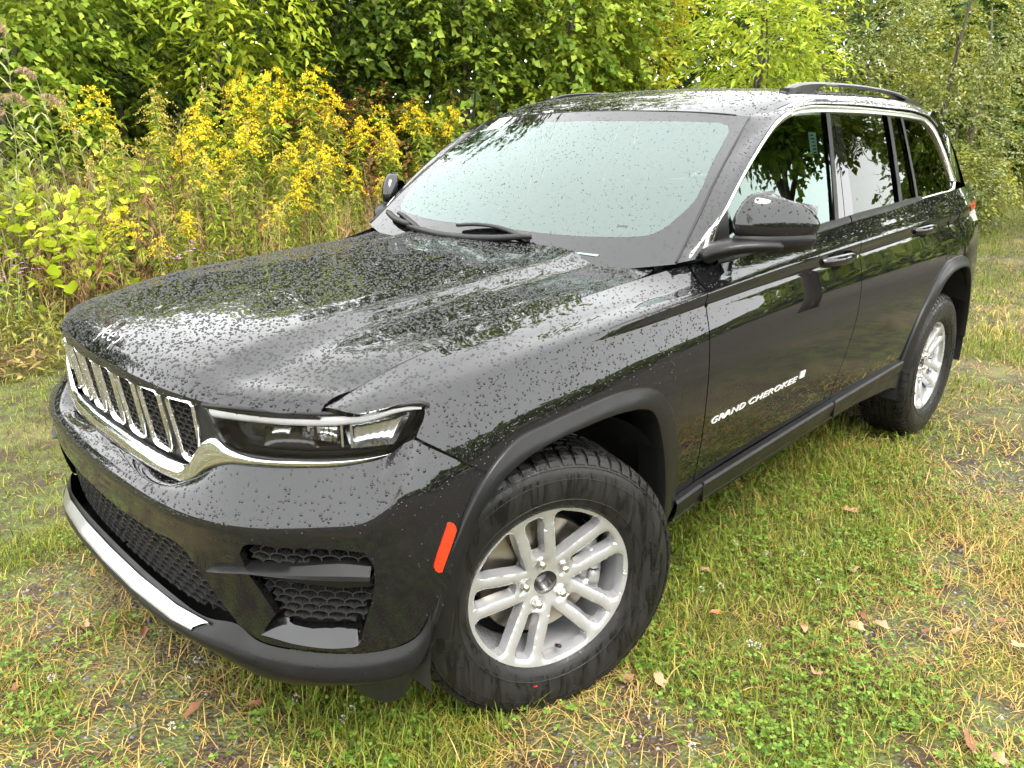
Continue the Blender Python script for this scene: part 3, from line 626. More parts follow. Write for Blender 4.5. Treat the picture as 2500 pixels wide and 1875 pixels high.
if nl[:, 0].mean() < 0: nl = -nl; LIP.flip *= -1
a_ = LIP(uvq); f0 = np.cross(a_[b_idx[0][1]] - a_[b_idx[0][0]], a_[b_idx[0][2]] - a_[b_idx[0][0]])
lip.add(a_, nl, b_idx if f0 @ nl[b_idx[0][0]] > 0 else [f[::-1] for f in b_idx]); lip.join(lip.mirror()).build('bumper_lip', M['plastic'], car)
# bright skid strip on the lip
st = []
for t in np.linspace(-1, 1, 61):
    row = []
    for yl, fx, z in ((.474, -.009, .407), (.478, -.003, .417), (.480, -.006, .424), (.500, None, .437), (.520, None, .446), (.522, None, .438)):
        y = t * yl; ay = abs(y); x_o = np.interp(ay, [0, .2, .4, .52, .6], [.852, .848, .831, .805, .772]); x_i = np.interp(ay, [0, .2, .4, .52, .6], [.800, .798, .788, .768, .74])
        row.append((x_o + fx if fx is not None else (x_o * .62 + x_i * .38 if z == .437 else x_o * .46 + x_i * .54), y, z))
    st.append(row)
mbd = MB(); mbd.grid(np.array([[(np.interp(abs(y), [0, .2, .4, .52, .6, .66], [.758, .755, .742, .722, .69, .66]), y, z) for z in (.36, .50, .66)] for y in np.linspace(-.66, .66, 24)])); mbd.build('grille_dark_sheet', M['void'], lowg)  # dark sheet added behind the honeycomb in place of its shaded depth
mb = MB(); mb.grid(np.array(st)); sharp(fixn(mb.build('skid_strip', M['silver'], car)), 40)

# --- grille
gr = empty('front_grille'); gr.parent = car
FULL = Surf(np.concatenate([FACE.P[:0:-1] * [1, -1, 1], FACE.P], 0), 'nat', 'cr', FACE.flip)
def fc(pts): return FULL.inv(pts)
def slot_loop(yc, wt, wb, zt, zb, r, n=5):
    """rounded trapezoid in (y,z), corners rounded by r"""
    c4 = [(yc - wt, zt - .004), (yc + wt, zt), (yc + wb, zb), (yc - wb, zb + .004)]; out = []
    for i in range(4):
        p = np.array(c4[i]); a = np.array(c4[i - 1]) - p; b_ = np.array(c4[(i + 1) % 4]) - p; a /= np.linalg.norm(a); b_ /= np.linalg.norm(b_)
        rr = r * (1 if i < 2 else 1.5)
        for t in np.linspace(0, 1, n): out.append(p + a * rr * (1 - t) ** 2 + b_ * rr * t ** 2)
    return np.array(out)
def yz(L): return FULL.inv([(0, y, z) for y, z in L], 0)
slots_o, slots_i = [], []
for k in range(-3, 4):
    yc = k * .1365; wt, wb = .0535, .046
    slots_o.append(slot_loop(yc * 1.0, wt, wb, .963, .790, .016)); slots_i.append(slot_loop(yc, wt - .0078, wb - .0072, .9545, .7995, .011))
holes = [yz(L) for L in slots_i]
vt = FULL.tv
pl = outline([yz([(-.50, .974), (-.25, .974), (0, .974), (.25, .974), (.50, .974)]), yz([(.50, .974), (.503, .93), (.520, .915), (.530, .885), (.50, .86)]), yz([(.50, .86), (.46, .80), (.42, .772)]), yz([(.42, .772), (.2, .772), (0, .772), (-.2, .772), (-.42, .772)]), yz([(-.42, .772), (-.46, .80), (-.50, .86)]), yz([(-.50, .86), (-.530, .885), (-.520, .915), (-.503, .93), (-.50, .974)])], .02)
PM().patch(FULL, pl, holes, .02, .02, -.008, .02).build('grille_panel', M['plastic_dry'], gr)
for k in range(7):
    o_, i_ = yz(slots_o[k]), yz(slots_i[k]); m_ = (o_ + i_) / 2
    R = np.stack([FULL.offset(o_, -.007), FULL.offset(o_ * .85 + i_ * .15, .000), FULL.offset(m_, .003), FULL.offset(o_ * .2 + i_ * .8, .000), FULL.offset(i_, -.006), FULL.offset(i_, -.011)], 1)
    R = np.concatenate([R, R[:1]], 0); mb = MB(); mb.grid(R); sharp(fixn(mb.build('slot_frame', M['chrome'], gr)), 50)
    hx = hexmesh(FULL, i_, .030, .019, -.009, .016, .0026); hx.build('slot_honeycomb', M['grille_black'], gr, smooth=False)
PM().patch(FULL, pl, (), .05, .05, -.036, 0).build('grille_backing', M['void'], gr)
# chrome beam: ledge under the grille, running out below the lamps
cb = [ # y, top(x,z), shoulder(x,z), nose(x,z), bottom(x,z), under(x,z)
 (0, (.744, .782), (.760, .786), (.775, .766), (.777, .750), (.755, .746)), (.20, (.741, .782), (.757, .786), (.772, .766), (.774, .750), (.752, .746)),
 (.34, (.732, .784), (.746, .788), (.761, .767), (.763, .751), (.742, .747)), (.405, (.725, .792), (.737, .798), (.750, .775), (.753, .755), (.732, .751)),
 (.445, (.722, .835), (.733, .838), (.744, .800), (.744, .776), (.722, .772)), (.478, (.716, .868), (.727, .870), (.735, .828), (.732, .803), (.712, .80)),
 (.515, (.703, .883), (.714, .884), (.722, .846), (.718, .822), (.70, .819)), (.545, (.692, .866), (.704, .868), (.711, .846), (.705, .829), (.688, .826)), (.60, (.668, .855), (.683, .858), (.688, .846), (.681, .836), (.662, .834)),
 (.70, (.605, .855), (.620, .859), (.624, .850), (.617, .841), (.60, .84)), (.80, (.513, .861), (.528, .866), (.530, .860), (.523, .854), (.508, .853)), (.835, (.465, .868), (.476, .873), (.477, .871), (.470, .868), (.458, .867)), (.850, (.445, .876), (.450, .879), (.450, .878), (.447, .876), (.442, .876))]
CB = [[(p[0], y * 1.0, p[1]) for p in (a, b_, c, d, e)] for y, a, b_, c, d, e in cb]
CBF = [[(x, -y, z) for x, y, z in r] for r in CB[:0:-1]] + CB
CS = Surf(CBF, 'cr', 'cr'); nu = 140
gu, gv = np.meshgrid(np.linspace(0, CS.tu[-1], nu), np.linspace(0, CS.tv[-1], 22), indexing='ij')
mb = MB(); mb.grid(CS(np.stack([gu.ravel(), gv.ravel()], 1)).reshape(nu, 22, 3)); fixn(mb.build('chrome_beam', M['chrome'], gr))
# --- headlights
lamp_uv = outline([fc([(.724, .496, .960), (.689, .583, .966), (.630, .678, .966), (.564, .757, .967), (.490, .823, .976), (.432, .864, .984)]), fc([(.432, .864, .984), (.405, .880, .978), (.402, .881, .962), (.411, .874, .933), (.428, .863, .908), (.465, .838, .872)]), fc([(.465, .838, .872), (.513, .801, .864), (.602, .709, .858), (.664, .617, .857), (.692, .564, .863)]), fc([(.692, .564, .863), (.707, .532, .882), (.712, .522, .90)]), fc([(.712, .522, .90), (.715, .515, .93), (.724, .496, .960)])], .015)
lc = lamp_uv.mean(0)
for sgn in (1, -1):
    hl = empty('headlight'); hl.parent = car
    def put(pm, name, mat): (pm if sgn > 0 else pm.mirror()).build(name, mat, hl)
    put(PM().patch(FULL, lamp_uv, (), .02, .02, .003, 0), 'lamp_lens', M['lens'])
    inner = lc + (lamp_uv - lc) * .985
    rows = [FULL.offset(lc + (lamp_uv - lc) * 1.012, .001), FULL.offset(inner, .001), FULL.offset(inner, -.03), FULL.offset(lc + (lamp_uv - lc) * .93, -.055)]
    R = np.stack(rows, 1); R = np.concatenate([R, R[:1]], 0); g = PM().grid(R, 1.0)
    mb = MB(); R2 = R.copy(); R2[..., 1] *= sgn; mb.grid(R2); mb.build('lamp_bezel', M['lamp_dark'], hl)
    put(PM().patch(FULL, lc + (lamp_uv - lc) * .97, (), .04, .04, -.052, 0), 'lamp_housing', M['lamp_dark'])
    # light guide along the top edge
    gt = spline([(.719, .503, .952), (.689, .580, .9585), (.630, .674, .9585), (.566, .752, .959), (.508, .805, .964), (.440, .856, .976), (.412, .872, .973)], 46)
    gb_ = spline([(.718, .507, .934), (.687, .582, .936), (.629, .675, .936), (.565, .752, .938), (.507, .805, .947), (.441, .855, .966), (.413, .872, .968)], 46)
    gtu, gbu = FULL.inv(gt), FULL.inv(gb_)
    P = np.stack([FULL.offset(gtu, -.006), FULL.offset(gtu * .75 + gbu * .25, -.002), FULL.offset(gtu * .35 + gbu * .65, -.002), FULL.offset(gbu, -.006), FULL.offset(gbu, -.03)], 1); P[..., 1] *= sgn
    mb = MB(); mb.grid(P); fixn(mb.build('light_guide', M['guide'], hl))
    # reflector bowls in the outer half: two scooped mirrors with ribs between them
    def bowl(pts, name, depth, mat):
        q = FULL.inv(pts); a, b2, c, d = q; n1, n2 = 18, 9; P = np.zeros((n1, n2, 3))
        for i in range(n1):
            for j in range(n2):
                s_, t_ = i / (n1 - 1), j / (n2 - 1); uv = (a * (1 - s_) + b2 * s_) * (1 - t_) + (d * (1 - s_) + c * s_) * t_
                dep = -.012 - depth * (1 - (2 * s_ - 1) ** 2) ** .5 * (1 - (2 * t_ - 1) ** 4) - .002 * math.sin(s_ * 44) 
                P[i, j] = FULL.offset(uv, dep)[0]
        P[..., 1] *= sgn; mb = MB(); mb.grid(P); fixn(mb.build(name, mat, hl))
    bowl([(.606, .704, .932), (.552, .762, .934), (.552, .762, .896), (.608, .701, .908)], 'low_beam_reflector', .022, M['reflector'])
    bowl([(.545, .769, .940), (.428, .860, .965), (.462, .838, .890), (.535, .777, .884)], 'high_beam_reflector', .022, M['reflector'])
    bowl([(.655, .630, .926), (.585, .727, .930), (.585, .727, .884), (.660, .622, .880)], 'inner_housing', .012, M['lamp_dark'])
    bowl([(.640, .655, .934), (.618, .690, .936), (.626, .678, .914), (.648, .640, .912)], 'side_reflector', .006, M['reflector'])
    mb = MB()
    for (x, y, z0, z1) in ((.545, .769, .890, .941), (.530, .783, .888, .943), (.592, .716, .925, .937), (.577, .731, .922, .938)):
        uvp = FULL.inv([(x, y, z0), (x, y, z1)]); a = FULL.offset(uvp, -.004); c = FULL.offset(uvp, -.045); w = np.array([.004, -.003, 0])
        V = [a[0], a[1], c[1], c[0], a[0] + w, a[1] + w, c[1] + w, c[0] + w]; V = [(p[0], p[1] * sgn, p[2]) for p in V]; mb.add(V, [(0, 1, 2, 3), (4, 7, 6, 5), (0, 4, 5, 1), (1, 5, 6, 2), (2, 6, 7, 3), (3, 7, 4, 0)])
    fixn(mb.build('lamp_fins', M['reflector'], hl, smooth=False))
    # stepped lower bezel lines
    mb = MB()
    for dz, off in ((.868, -.012), (.876, -.02), (.884, -.028)):
        L = FULL.inv(spline([(.69, .572, dz), (.66, .62, dz - .002), (.602, .71, dz), (.53, .786, dz + .006), (.475, .83, dz + .012)], 30)); P = np.stack([FULL.offset(L, off + .003), FULL.offset(L + [0, .004], off), FULL.offset(L + [0, .004], off - .03)], 1); P[..., 1] *= sgn; mb.grid(P)
    mb.build('lamp_steps', M['lamp_dark'], hl)
    # rubber seal round the lamp
    ring = FULL.offset(lc + (lamp_uv - lc) * 1.012, -.002); ring = np.vstack([ring, ring[:1]]); ring[:, 1] *= sgn
    mb = MB(); mb.tube(ring, .0055, 6, False); mb.build('lamp_seal', M['plastic_dry'], hl)

# --- side marker
mk = outline([bm_([(.409, .946, .726), (.446, .9455, .650), (.452, .945, .634)]), bm_([(.452, .945, .634), (.446, .948, .620), (.434, .949, .616)]), bm_([(.434, .949, .616), (.413, .951, .66), (.392, .952, .703)]), bm_([(.392, .952, .703), (.398, .949, .722), (.409, .946, .726)])], .01)
pair(PM().patch(BUMP, mk, (), .01, .01, .004, .01), 'side_marker', M['orange'], car)

# --- wheel arch flares
def flare(outer, inner, yo, yi, name):
    o_ = spline([(x, 0, z) for x, z in outer], 90); i_ = spline([(x, 0, z) for x, z in inner], 90)
    so = SIDE.inv(o_[::3], 1); base = SIDE(so)[:, 1]; base = np.interp(np.arange(90), np.arange(0, 90, 3), base)
    if yo is not None: base = yo(o_, base)
    P = []
    for k in range(90):
        x0, z0, x1, z1 = o_[k][0], o_[k][2], i_[k][0], i_[k][2]; y0 = base[k]; y1 = yi(x1, z1, y0)
        f = lambda t: (x0 * (1 - t) + x1 * t, z0 * (1 - t) + z1 * t)
        row = []
        for t, y in ((-.02, y0 - .012), (-.01, y0 + .003), (.03, y0 + .0085), (.10, y0 + .010), (.45, y0 * .62 + y1 * .38 + .008), (.85, y1 - .001), (.97, y1 - .002), (1.02, y1 - .010), (1.06, y1 - .030), (1.10, y1 - .09)):
            a, b_ = f(t); row.append((a, y, b_))
        P.append(row)
    P = np.array(P)
    for s_ in (1, -1):
        Q = P * [1, s_, 1]; mb = MB(); mb.grid(Q, 0, s_ < 0); sharp(fixn(mb.build(name, M['plastic'], car)), 50)
fo = [(.478, .452), (.462, .51), (.446, .56), (.426, .615), (.395, .68), (.357, .75), (.307, .812), (.222, .862), (.10, .879), (-.023, .887), (-.113, .891), (-.197, .889), (-.287, .877), (-.345, .855), (-.39, .822), (-.424, .78), (-.457, .709), (-.488, .602), (-.510, .50), (-.515, .44)]
fi = [(.415, .435), (.408, .50), (.398, .55), (.384, .61), (.359, .678), (.324, .742), (.281, .785), (.21, .818), (.105, .840), (-.01, .845), (-.102, .846), (-.187, .840), (-.262, .826), (-.308, .803), (-.338, .763), (-.357, .72), (-.378, .66), (-.395, .58), (-.404, .49), (-.402, .425)]
flare(fo, fi, None, lambda x, z, y0: np.interp(x, [-.41, -.2, .1, .30, .42], [.978, .988, .988, .980, .960]), 'front_wheel_flare')
ro = [(-2.452, .475), (-2.47, .54), (-2.50, .63), (-2.575, .735), (-2.68, .822), (-2.79, .90), (-2.88, .937), (-2.97, .949), (-3.08, .951), (-3.18, .944), (-3.27, .92), (-3.36, .86), (-3.44, .76), (-3.50, .64), (-3.53, .53), (-3.54, .46)]
ri = [(-2.52, .46), (-2.535, .53), (-2.565, .61), (-2.635, .70), (-2.735, .785), (-2.825, .855), (-2.90, .885), (-2.98, .895), (-3.08, .897), (-3.16, .89), (-3.22, .872), (-3.29, .82), (-3.36, .735), (-3.41, .63), (-3.44, .53), (-3.45, .455)]
flare(ro, ri, None, lambda x, z, y0: np.interp(x, [-3.5, -3.2, -2.9, -2.5], [.955, .982, .986, .975]), 'rear_wheel_flare')

# --- rocker cladding
def strip(rows, name, mat, xs, n=60):
    for s_ in (1, -1):
        P = np.array([[(x, s_ * np.interp(-x, -xs, np.array(y)), np.interp(-x, -xs, np.array(z))) for y, z in rows] for x in np.linspace(xs[0], xs[-1], n)])
        mb = MB(); mb.grid(P, 0, s_ < 0); sharp(fixn(mb.build(name, mat, car)), 30)
X = np.array([-.505, -.64, -.9, -1.27, -1.61, -1.94, -2.36, -2.455])
zt = np.array([.452, .466, .474, .487, .497, .503, .511, .512])
strip([([.935] * 8, zt + .006), ([.953] * 8, zt + .003), ([.958] * 8, zt - .006), ([.956] * 8, zt - .030), ([.946] * 8, zt - .062), ([.938] * 8, zt - .066)], 'rocker_moulding', M['plastic'], X)
zb = np.array([.372, .378, .384, .394, .405, .408, .385, .36])
strip([([.938] * 8, zt - .060), ([.946] * 8, zt - .066), ([.944] * 8, zb + .012), ([.930] * 8, zb), ([.86] * 8, zb - .01), ([.70] * 8, zb - .015)], 'sill_cladding', M['plastic'], X)
for s_ in (1, -1):       # seams of the moulding at the doors
    for xg, zz in ((-.655, .467), (-1.662, .498)):
        mb = MB(); mb.box((xg, s_ * .952, zz - .03), (.004, .014, .068)); mb.build('moulding_seam', M['void'], car)

# --- windscreen, roof, pillars
WU, WV = WIND.tu[-1], WIND.tv[-1]
ws = empty('windscreen'); ws.parent = car
full_w = outline([[(0, 0), (WU, 0)], [(WU, 0), (WU, WV)], [(WU, WV), (0, WV)], [(0, WV), (0, 0)]], .03)
clear = [[(-.655, .0, 1.195), (-.645, .22, 1.200), (-.668, .45, 1.203), (-.705, .615, 1.209)], [(-.705, .615, 1.209), (-.720, .660, 1.222), (-.748, .692, 1.248)], [(-.748, .692, 1.248), (-.845, .722, 1.312), (-1.005, .688, 1.437), (-1.160, .652, 1.541)], [(-1.160, .652, 1.541), (-1.192, .630, 1.566), (-1.200, .592, 1.574)], [(-1.200, .592, 1.574), (-1.170, .373, 1.584), (-1.15, .121, 1.590), (-1.149, 0, 1.591)]]
h1 = [WIND.inv(c) for c in clear]
for i in range(4): h1[i][-1] = h1[i + 1][0]
mirr = lambda a: np.stack([WU - a[:, 0], a[:, 1]], 1)
h1[0][0][0] = WU / 2; h1[-1][-1][0] = WU / 2
clear_uv = outline(h1 + [mirr(a)[::-1] for a in h1[::-1]], .03)
PM().patch(WIND, full_w, [clear_uv], .03, .03, 0, 0).build('black_border', M['frit'], ws)
PM().patch(WIND, clear_uv, (), .03, .03, .0004, 0).build('clear_pane', M['windscreen'], ws)
_w = WATER; WATER = WATER_GLASS; beads((WIND, clear_uv, [], .0004), 4200, .0010, .0030, ws, False, 1.0); WATER = _w; beads((WIND, full_w, [clear_uv], 0.0), 4200, .0010, .0030, ws, False, 1.0)
# sticker in the far top corner, small print
for pts, nm, mat in (([(-1.17, -.585, 1.548), (-1.165, -.495, 1.553), (-1.245, -.485, 1.603), (-1.25, -.575, 1.597)], 'inspection_sticker', M['paper']), ([(-.603, .446, 1.154), (-.611, .528, 1.150), (-.618, .528, 1.156), (-.607, .446, 1.158)], 'chassis_number_window', simple_mat('tinted_label', (.16, .22, .20), .3))):
    q = WIND.inv(pts); PM().patch(WIND, outline([[q[0], q[1]], [q[1], q[2]], [q[2], q[3]], [q[3], q[0]]], .02), (), .02, .02, .002, 0).build(nm, mat, ws)
ROOF_U, ROOF_V = ROOF.tu[-1], ROOF.tv[-1]
rend = ROOF.inv([(-3.10, .70, 1.66), (-3.25, .66, 1.67), (-3.42, .50, 1.67), (-3.50, .25, 1.67), (-3.52, 0, 1.67), (-3.50, -.25, 1.67), (-3.42, -.50, 1.67), (-3.25, -.66, 1.67), (-3.10, -.70, 1.66)]); rend[0][0] = ROOF_U; rend[-1][0] = 0
PM().patch(ROOF, outline([[(0, 0), (ROOF_U / 2, 0), (ROOF_U, 0)], [(ROOF_U, 0), rend[0]], rend, [rend[-1], (0, 0)]], .03), (), .025, .05, 0, .004).build('roof', M['paint'], car)
beads((ROOF, np.array([(.02, .01), (ROOF_U - .02, .01), (ROOF_U - .02, 1.1), (.02, 1.1)]), [], 0.0), 5200, .0014, .0042, car, False, .6)
def roof_edge(x):
    v = np.linspace(0, ROOF_V, 200); P = ROOF(np.stack([np.full(200, ROOF_U), v], 1)); return np.array([x, np.interp(-x, -P[:, 0], P[:, 1]), np.interp(-x, -P[:, 0], P[:, 2])])
pin = [(-.648, .804, 1.160), (-.765, .780, 1.252), (-.93, .746, 1.384), (-1.10, .710, 1.498), (-1.252, .680, 1.598), tuple(roof_edge(-1.37)), tuple(roof_edge(-1.54)), tuple(roof_edge(-1.85)), tuple(roof_edge(-2.35)), tuple(roof_edge(-2.80)), tuple(roof_edge(-3.0)), tuple(roof_edge(-3.2))]
pout = [(-.735, .828, 1.170), (-.852, .828, 1.297), (-1.055, .800, 1.456), (-1.271, .766, 1.583), (-1.36, .757, 1.612), (-1.45, .752, 1.633), (-1.56, .749, 1.646), (-1.85, .748, 1.655), (-2.35, .745, 1.655), (-2.80, .738, 1.644), (-2.95, .737, 1.625), (-3.06, .746, 1.58)]
PIL = Surf([[a, tuple(np.array(a) * .7 + np.array(b_) * .3 + np.array([.000, .0035, .000])), tuple(np.array(a) * .35 + np.array(b_) * .65 + np.array([.002, .009, .001])), tuple(np.array(a) * .06 + np.array(b_) * .94 + np.array([.001, .006, 0])), tuple(np.array(b_) + np.array([0, -.012, -.002]))] for a, b_ in zip(pin, pout)], 'cr', 'cr')
gu, gv = np.meshgrid(np.linspace(0, PIL.tu[-1], 110), np.linspace(0, PIL.tv[-1], 14), indexing='ij'); P = PIL(np.stack([gu.ravel(), gv.ravel()], 1)).reshape(110, 14, 3)
q = PM().grid(P, 1.0)
if q.arrays()[1][:, 1].mean() < 0: q = PM().grid(P, -1.0)
pilo = pair(q, 'roof_pillar', M['paint'], car); PIL.flip = 1.0 if PIL.normal(PIL.g)[:, 1].mean() > 0 else -1.0; beads((PIL, np.array([(.01, .003), (PIL.tu[-1], .003), (PIL.tu[-1], PIL.tv[-1] - .02), (.01, PIL.tv[-1] - .02)]), [], 0.0), 6500, .0012, .0038, pilo[0], False, .5)
# dark seam beside the windscreen and along the roof
for s_ in (1, -1):
    mb = MB(); mb.tube([(x, s_ * (y - .002), z + .001) for x, y, z in spline(pin[:5], 40)], .0045, 6); mb.build('pillar_seal', M['plastic_dry'], car)
mb = MB(); mb.tube(ROOF(np.stack([np.linspace(.08, ROOF_U - .08, 50), np.full(50, .002)], 1)), .0025, 6); mb.build('header_seal', M['plastic_dry'], car)
# D pillar
co_ = [(-2.95, 1.63), (-3.06, 1.585), (-3.150, 1.50), (-3.255, 1.40), (-3.34, 1.335), (-3.44, 1.305)]
dp = gl(co_ + []); dpo = outline([dp, gl([(-3.44, 1.305), (-3.55, 1.285), (-3.66, 1.262)]), gl([(-3.66, 1.262), (-3.53, 1.36), (-3.40, 1.46), (-3.25, 1.58), (-3.13, 1.665)]), gl([(-3.13, 1.665), (-3.03, 1.66), (-2.95, 1.63)])], .02)
pair(PM().patch(GLASS, dpo, (), .03, .03, .008, .02), 'rear_pillar', M['paint'], car)

# --- side windows
tin = [(-.790, 1.205), (-.811, 1.240), (-.915, 1.333), (-1.005, 1.403), (-1.106, 1.471), (-1.213, 1.532), (-1.308, 1.575), (-1.428, 1.606), (-1.588, 1.620), (-1.704, 1.624), (-1.84, 1.626), (-2.11, 1.628), (-2.36, 1.626), (-2.56, 1.623), (-2.74, 1.617), (-2.885, 1.606), (-3.003, 1.564), (-3.088, 1.499), (-3.188, 1.403), (-3.290, 1.317)]
tout = [(-.740, 1.190), (-.775, 1.237), (-.857, 1.300), (-.965, 1.392), (-1.060, 1.457), (-1.178, 1.530), (-1.276, 1.582), (-1.398, 1.621), (-1.532, 1.641), (-1.77, 1.650), (-2.02, 1.652), (-2.29, 1.650), (-2.54, 1.647), (-2.80, 1.638), (-2.965, 1.614), (-3.06, 1.574), (-3.155, 1.490), (-3.265, 1.391), (-3.36, 1.325), (-3.43, 1.300)]
def topcut(xa, xb, n=14):
    t = spline([(x, 0, z) for x, z in tin], 400); xs = np.linspace(xa, xb, n); o_ = np.argsort(t[:, 0]); return [(x, float(np.interp(x, t[o_, 0], t[o_, 2]))) for x in xs]
belt = lambda x: float(np.interp(-x, [.75, .9, 1.2, 1.64, 1.82, 2.35, 2.64, 3.23], [1.162, 1.172, 1.194, 1.218, 1.228, 1.249, 1.259, 1.276]))
def pane(xa_t, xb_t, xa_b, xb_b, name, mat, off, parent):
    tp = topcut(xa_t, xb_t); bt = [(x, belt(x) - .012) for x in np.linspace(xb_b, xa_b, 8)]
    q = [gl(tp), gl([tp[-1], ((xb_t + xb_b) / 2 + .004, (tp[-1][1] + bt[0][1]) / 2), bt[0]]), gl(bt), gl([bt[-1], ((xa_t + xa_b) / 2 + .004, (tp[0][1] + bt[-1][1]) / 2), tp[0]])]
    for i in range(4): q[i][-1] = q[(i + 1) % 4][0]
    return pair(PM().patch(GLASS, outline(q, .03), (), .04, .04, off, 0), name, mat, *parent)
# front glass has the raked pillar as its front edge
tp = topcut(-.80, -1.700, 30); bt = [(x, belt(x) - .012) for x in np.linspace(-1.632, -.80, 12)]
q = [gl(tp), gl([tp[-1], (-1.678, 1.418), bt[0]]), gl(bt), gl([bt[-1], tp[0]])]
for i in range(4): q[i][-1] = q[(i + 1) % 4][0]
pair(PM().patch(GLASS, outline(q, .03), (), .04, .04, -.010, 0), 'door_window', M['door_glass'], door_f, door_f2)
pane(-1.836, -2.355, -1.824, -2.340, 'door_window', M['privacy'], -.010, (door_r, door_r2))
pane(-2.390, -2.528, -2.380, -2.582, 'fixed_window', M['privacy'], -.010, (door_r, door_r2))
pane(-1.735, -1.772, -1.660, -1.732, 'pillar_trim', M['paint'], -.004, (door_f, door_f2)); pane(-1.778, -1.838, -1.738, -1.824, 'pillar_trim', M['paint'], -.004, (door_r, door_r2))
for xa, xb, xc, xd, par in ((-1.702, -1.738, -1.630, -1.664, (door_f, door_f2)), (-2.352, -2.392, -2.338, -2.382, (door_r, door_r2)), (-2.526, -2.558, -2.580, -2.612, (door_r, door_r2))):
    pane(xa, xb, xc, xd, 'window_divider', M['plastic_dry'], .001, par)
# quarter glass
tp = topcut(-2.560, -3.285, 24); q = [gl(tp), gl([tp[-1], (-3.285, 1.30), (-3.235, 1.280)]), gl([(-3.235, 1.280), (-3.0, 1.272), (-2.8, 1.266), (-2.645, 1.261)]), gl([(-2.645, 1.261), (-2.606, 1.436), tp[0]])]
for i in range(4): q[i][-1] = q[(i + 1) % 4][0]
pair(PM().patch(GLASS, outline(q, .03), (), .04, .04, -.008, 0), 'quarter_window', M['privacy'], car)
# satin trim over the windows
a = spline([(x, 0, z) for x, z in tout], 120); b_ = spline([(x, 0, z) for x, z in tin], 120)
ua, ub = gl(a[:, [0, 2]]), gl(b_[:, [0, 2]])
P = np.stack([GLASS.offset(ua, -.006), GLASS.offset(ua, .005), GLASS.offset(ua * .5 + ub * .5, .009), GLASS.offset(ub, .004), GLASS.offset(ub, -.014)], 1)
for s_ in (1, -1):
    mb = MB(); Q = P * [1, s_, 1]; mb.grid(Q, 0, s_ > 0); sharp(fixn(mb.build('window_trim', M['satin'], car)), 45)
ql = spline([(x, 0, z) for x, z in [(-2.62, 1.252), (-2.8, 1.258), (-3.0, 1.264), (-3.24, 1.272), (-3.31, 1.285), (-3.335, 1.325)]], 40); qu = gl(ql[:, [0, 2]])
P = np.stack([GLASS.offset(qu + [0, -.008], -.005), GLASS.offset(qu + [0, -.006], .005), GLASS.offset(qu + [0, .004], .006), GLASS.offset(qu + [0, .009], -.008)], 1)
for s_ in (1, -1):
    mb = MB(); mb.grid(P * [1, s_, 1]); fixn(mb.build('quarter_window_trim', M['satin'], car))
# belt moulding
for xa, xb, par in ((-.80, -1.762, (door_f, door_f2)), (-1.774, -2.655, (door_r, door_r2))):
    xs = np.linspace(xa, xb, 40); u = gl([(x, belt(x)) for x in xs])
    P = np.stack([GLASS.offset(u + [0, .012], -.010), GLASS.offset(u + [0, .010], .003), GLASS.offset(u + [0, -.006], .009), GLASS.offset(u + [0, -.016], .008), GLASS.offset(u + [0, -.022], -.004)], 1)
    for s_, p_ in ((1, par[0]), (-1, par[1])):
        mb = MB(); mb.grid(P * [1, s_, 1]); sharp(fixn(mb.build('belt_moulding', M['plastic_dry'], p_)), 40)
# paper sheet and price strip behind the glass
def sheet(corners, name, mat, par):
    q = gl(corners); PM().patch(GLASS, outline([[q[0], q[1]], [q[1], q[2]], [q[2], q[3]], [q[3], q[0]]], .03), (), .05, .05, -.014, 0).build(name, mat, par)
sheet([(-1.93, 1.535), (-2.29, 1.52), (-2.30, 1.30), (-1.955, 1.30)], 'window_sheet', simple_mat('grey_sheet', (.30, .33, .30), .5), door_r)
sheet([(-1.548, 1.555), (-1.612, 1.553), (-1.597, 1.475), (-1.537, 1.478)], 'price_strip', M['paper'], door_f)
for k in range(6):
    z = 1.546 - k * .0125; sheet([(-1.562, z), (-1.590, z), (-1.589, z - .005), (-1.561, z - .005)], 'strip_print', M['ink'], door_f)
for k in range(9):
    z = 1.512 - k * .022; sheet([(-2.12, z), (-2.27, z - .002), (-2.268, z - .010 - (k % 3) * .003), (-2.12, z - .008)], 'sheet_print', M['cabin_dark'], door_r)

# --- cowl, wipers
mb = MB(); P = np.array([[(-.60 - .06 * (y / .72) ** 2, y, 1.118), (-.70 - .02 * abs(y), y, 1.112)] for y in np.linspace(-.72, .72, 20)]); mb.grid(P); fixn(mb.build('cowl_panel', M['plastic_dry'], car))
def wiper(blade, arm, name):
    w = empty(name); w.parent = car
    L = WIND.inv(spline(blade, 24)); P0 = WIND.offset(L, .022); mb = MB()
    mb.tube(P0, [.005 + .010 * min(1, k / 3, (23 - k) / 3) for k in range(24)], 8, ry=[.007 + .005 * min(1, k / 3, (23 - k) / 3) for k in range(24)]); mb.build('wiper_blade', M['plastic_dry'], w)
    P1 = WIND.offset(L, .008); P = np.stack([P0, P1], 1); mb = MB(); mb.grid(P); mb.build('wiper_rubber', M['void'], w)
    mb = MB(); mb.tube(spline(arm, 16), [.016 - .0055 * k / 15 for k in range(16)], 8, ry=.007); mb.build('wiper_arm', M['plastic_dry'], w)
wiper([(-.600, -.46, 1.168), (-.570, -.20, 1.158), (-.585, .05, 1.155), (-.618, .235, 1.172)], [(-.604, .215, 1.178), (-.616, .13, 1.200), (-.622, .03, 1.212), (-.615, -.08, 1.212), (-.604, -.16, 1.204)], 'wiper')
wiper([(-.70, -.70, 1.185), (-.655, -.60, 1.172), (-.622, -.46, 1.160)], [(-.622, -.42, 1.172), (-.640, -.50, 1.192), (-.664, -.58, 1.210), (-.680, -.63, 1.214)], 'wiper')

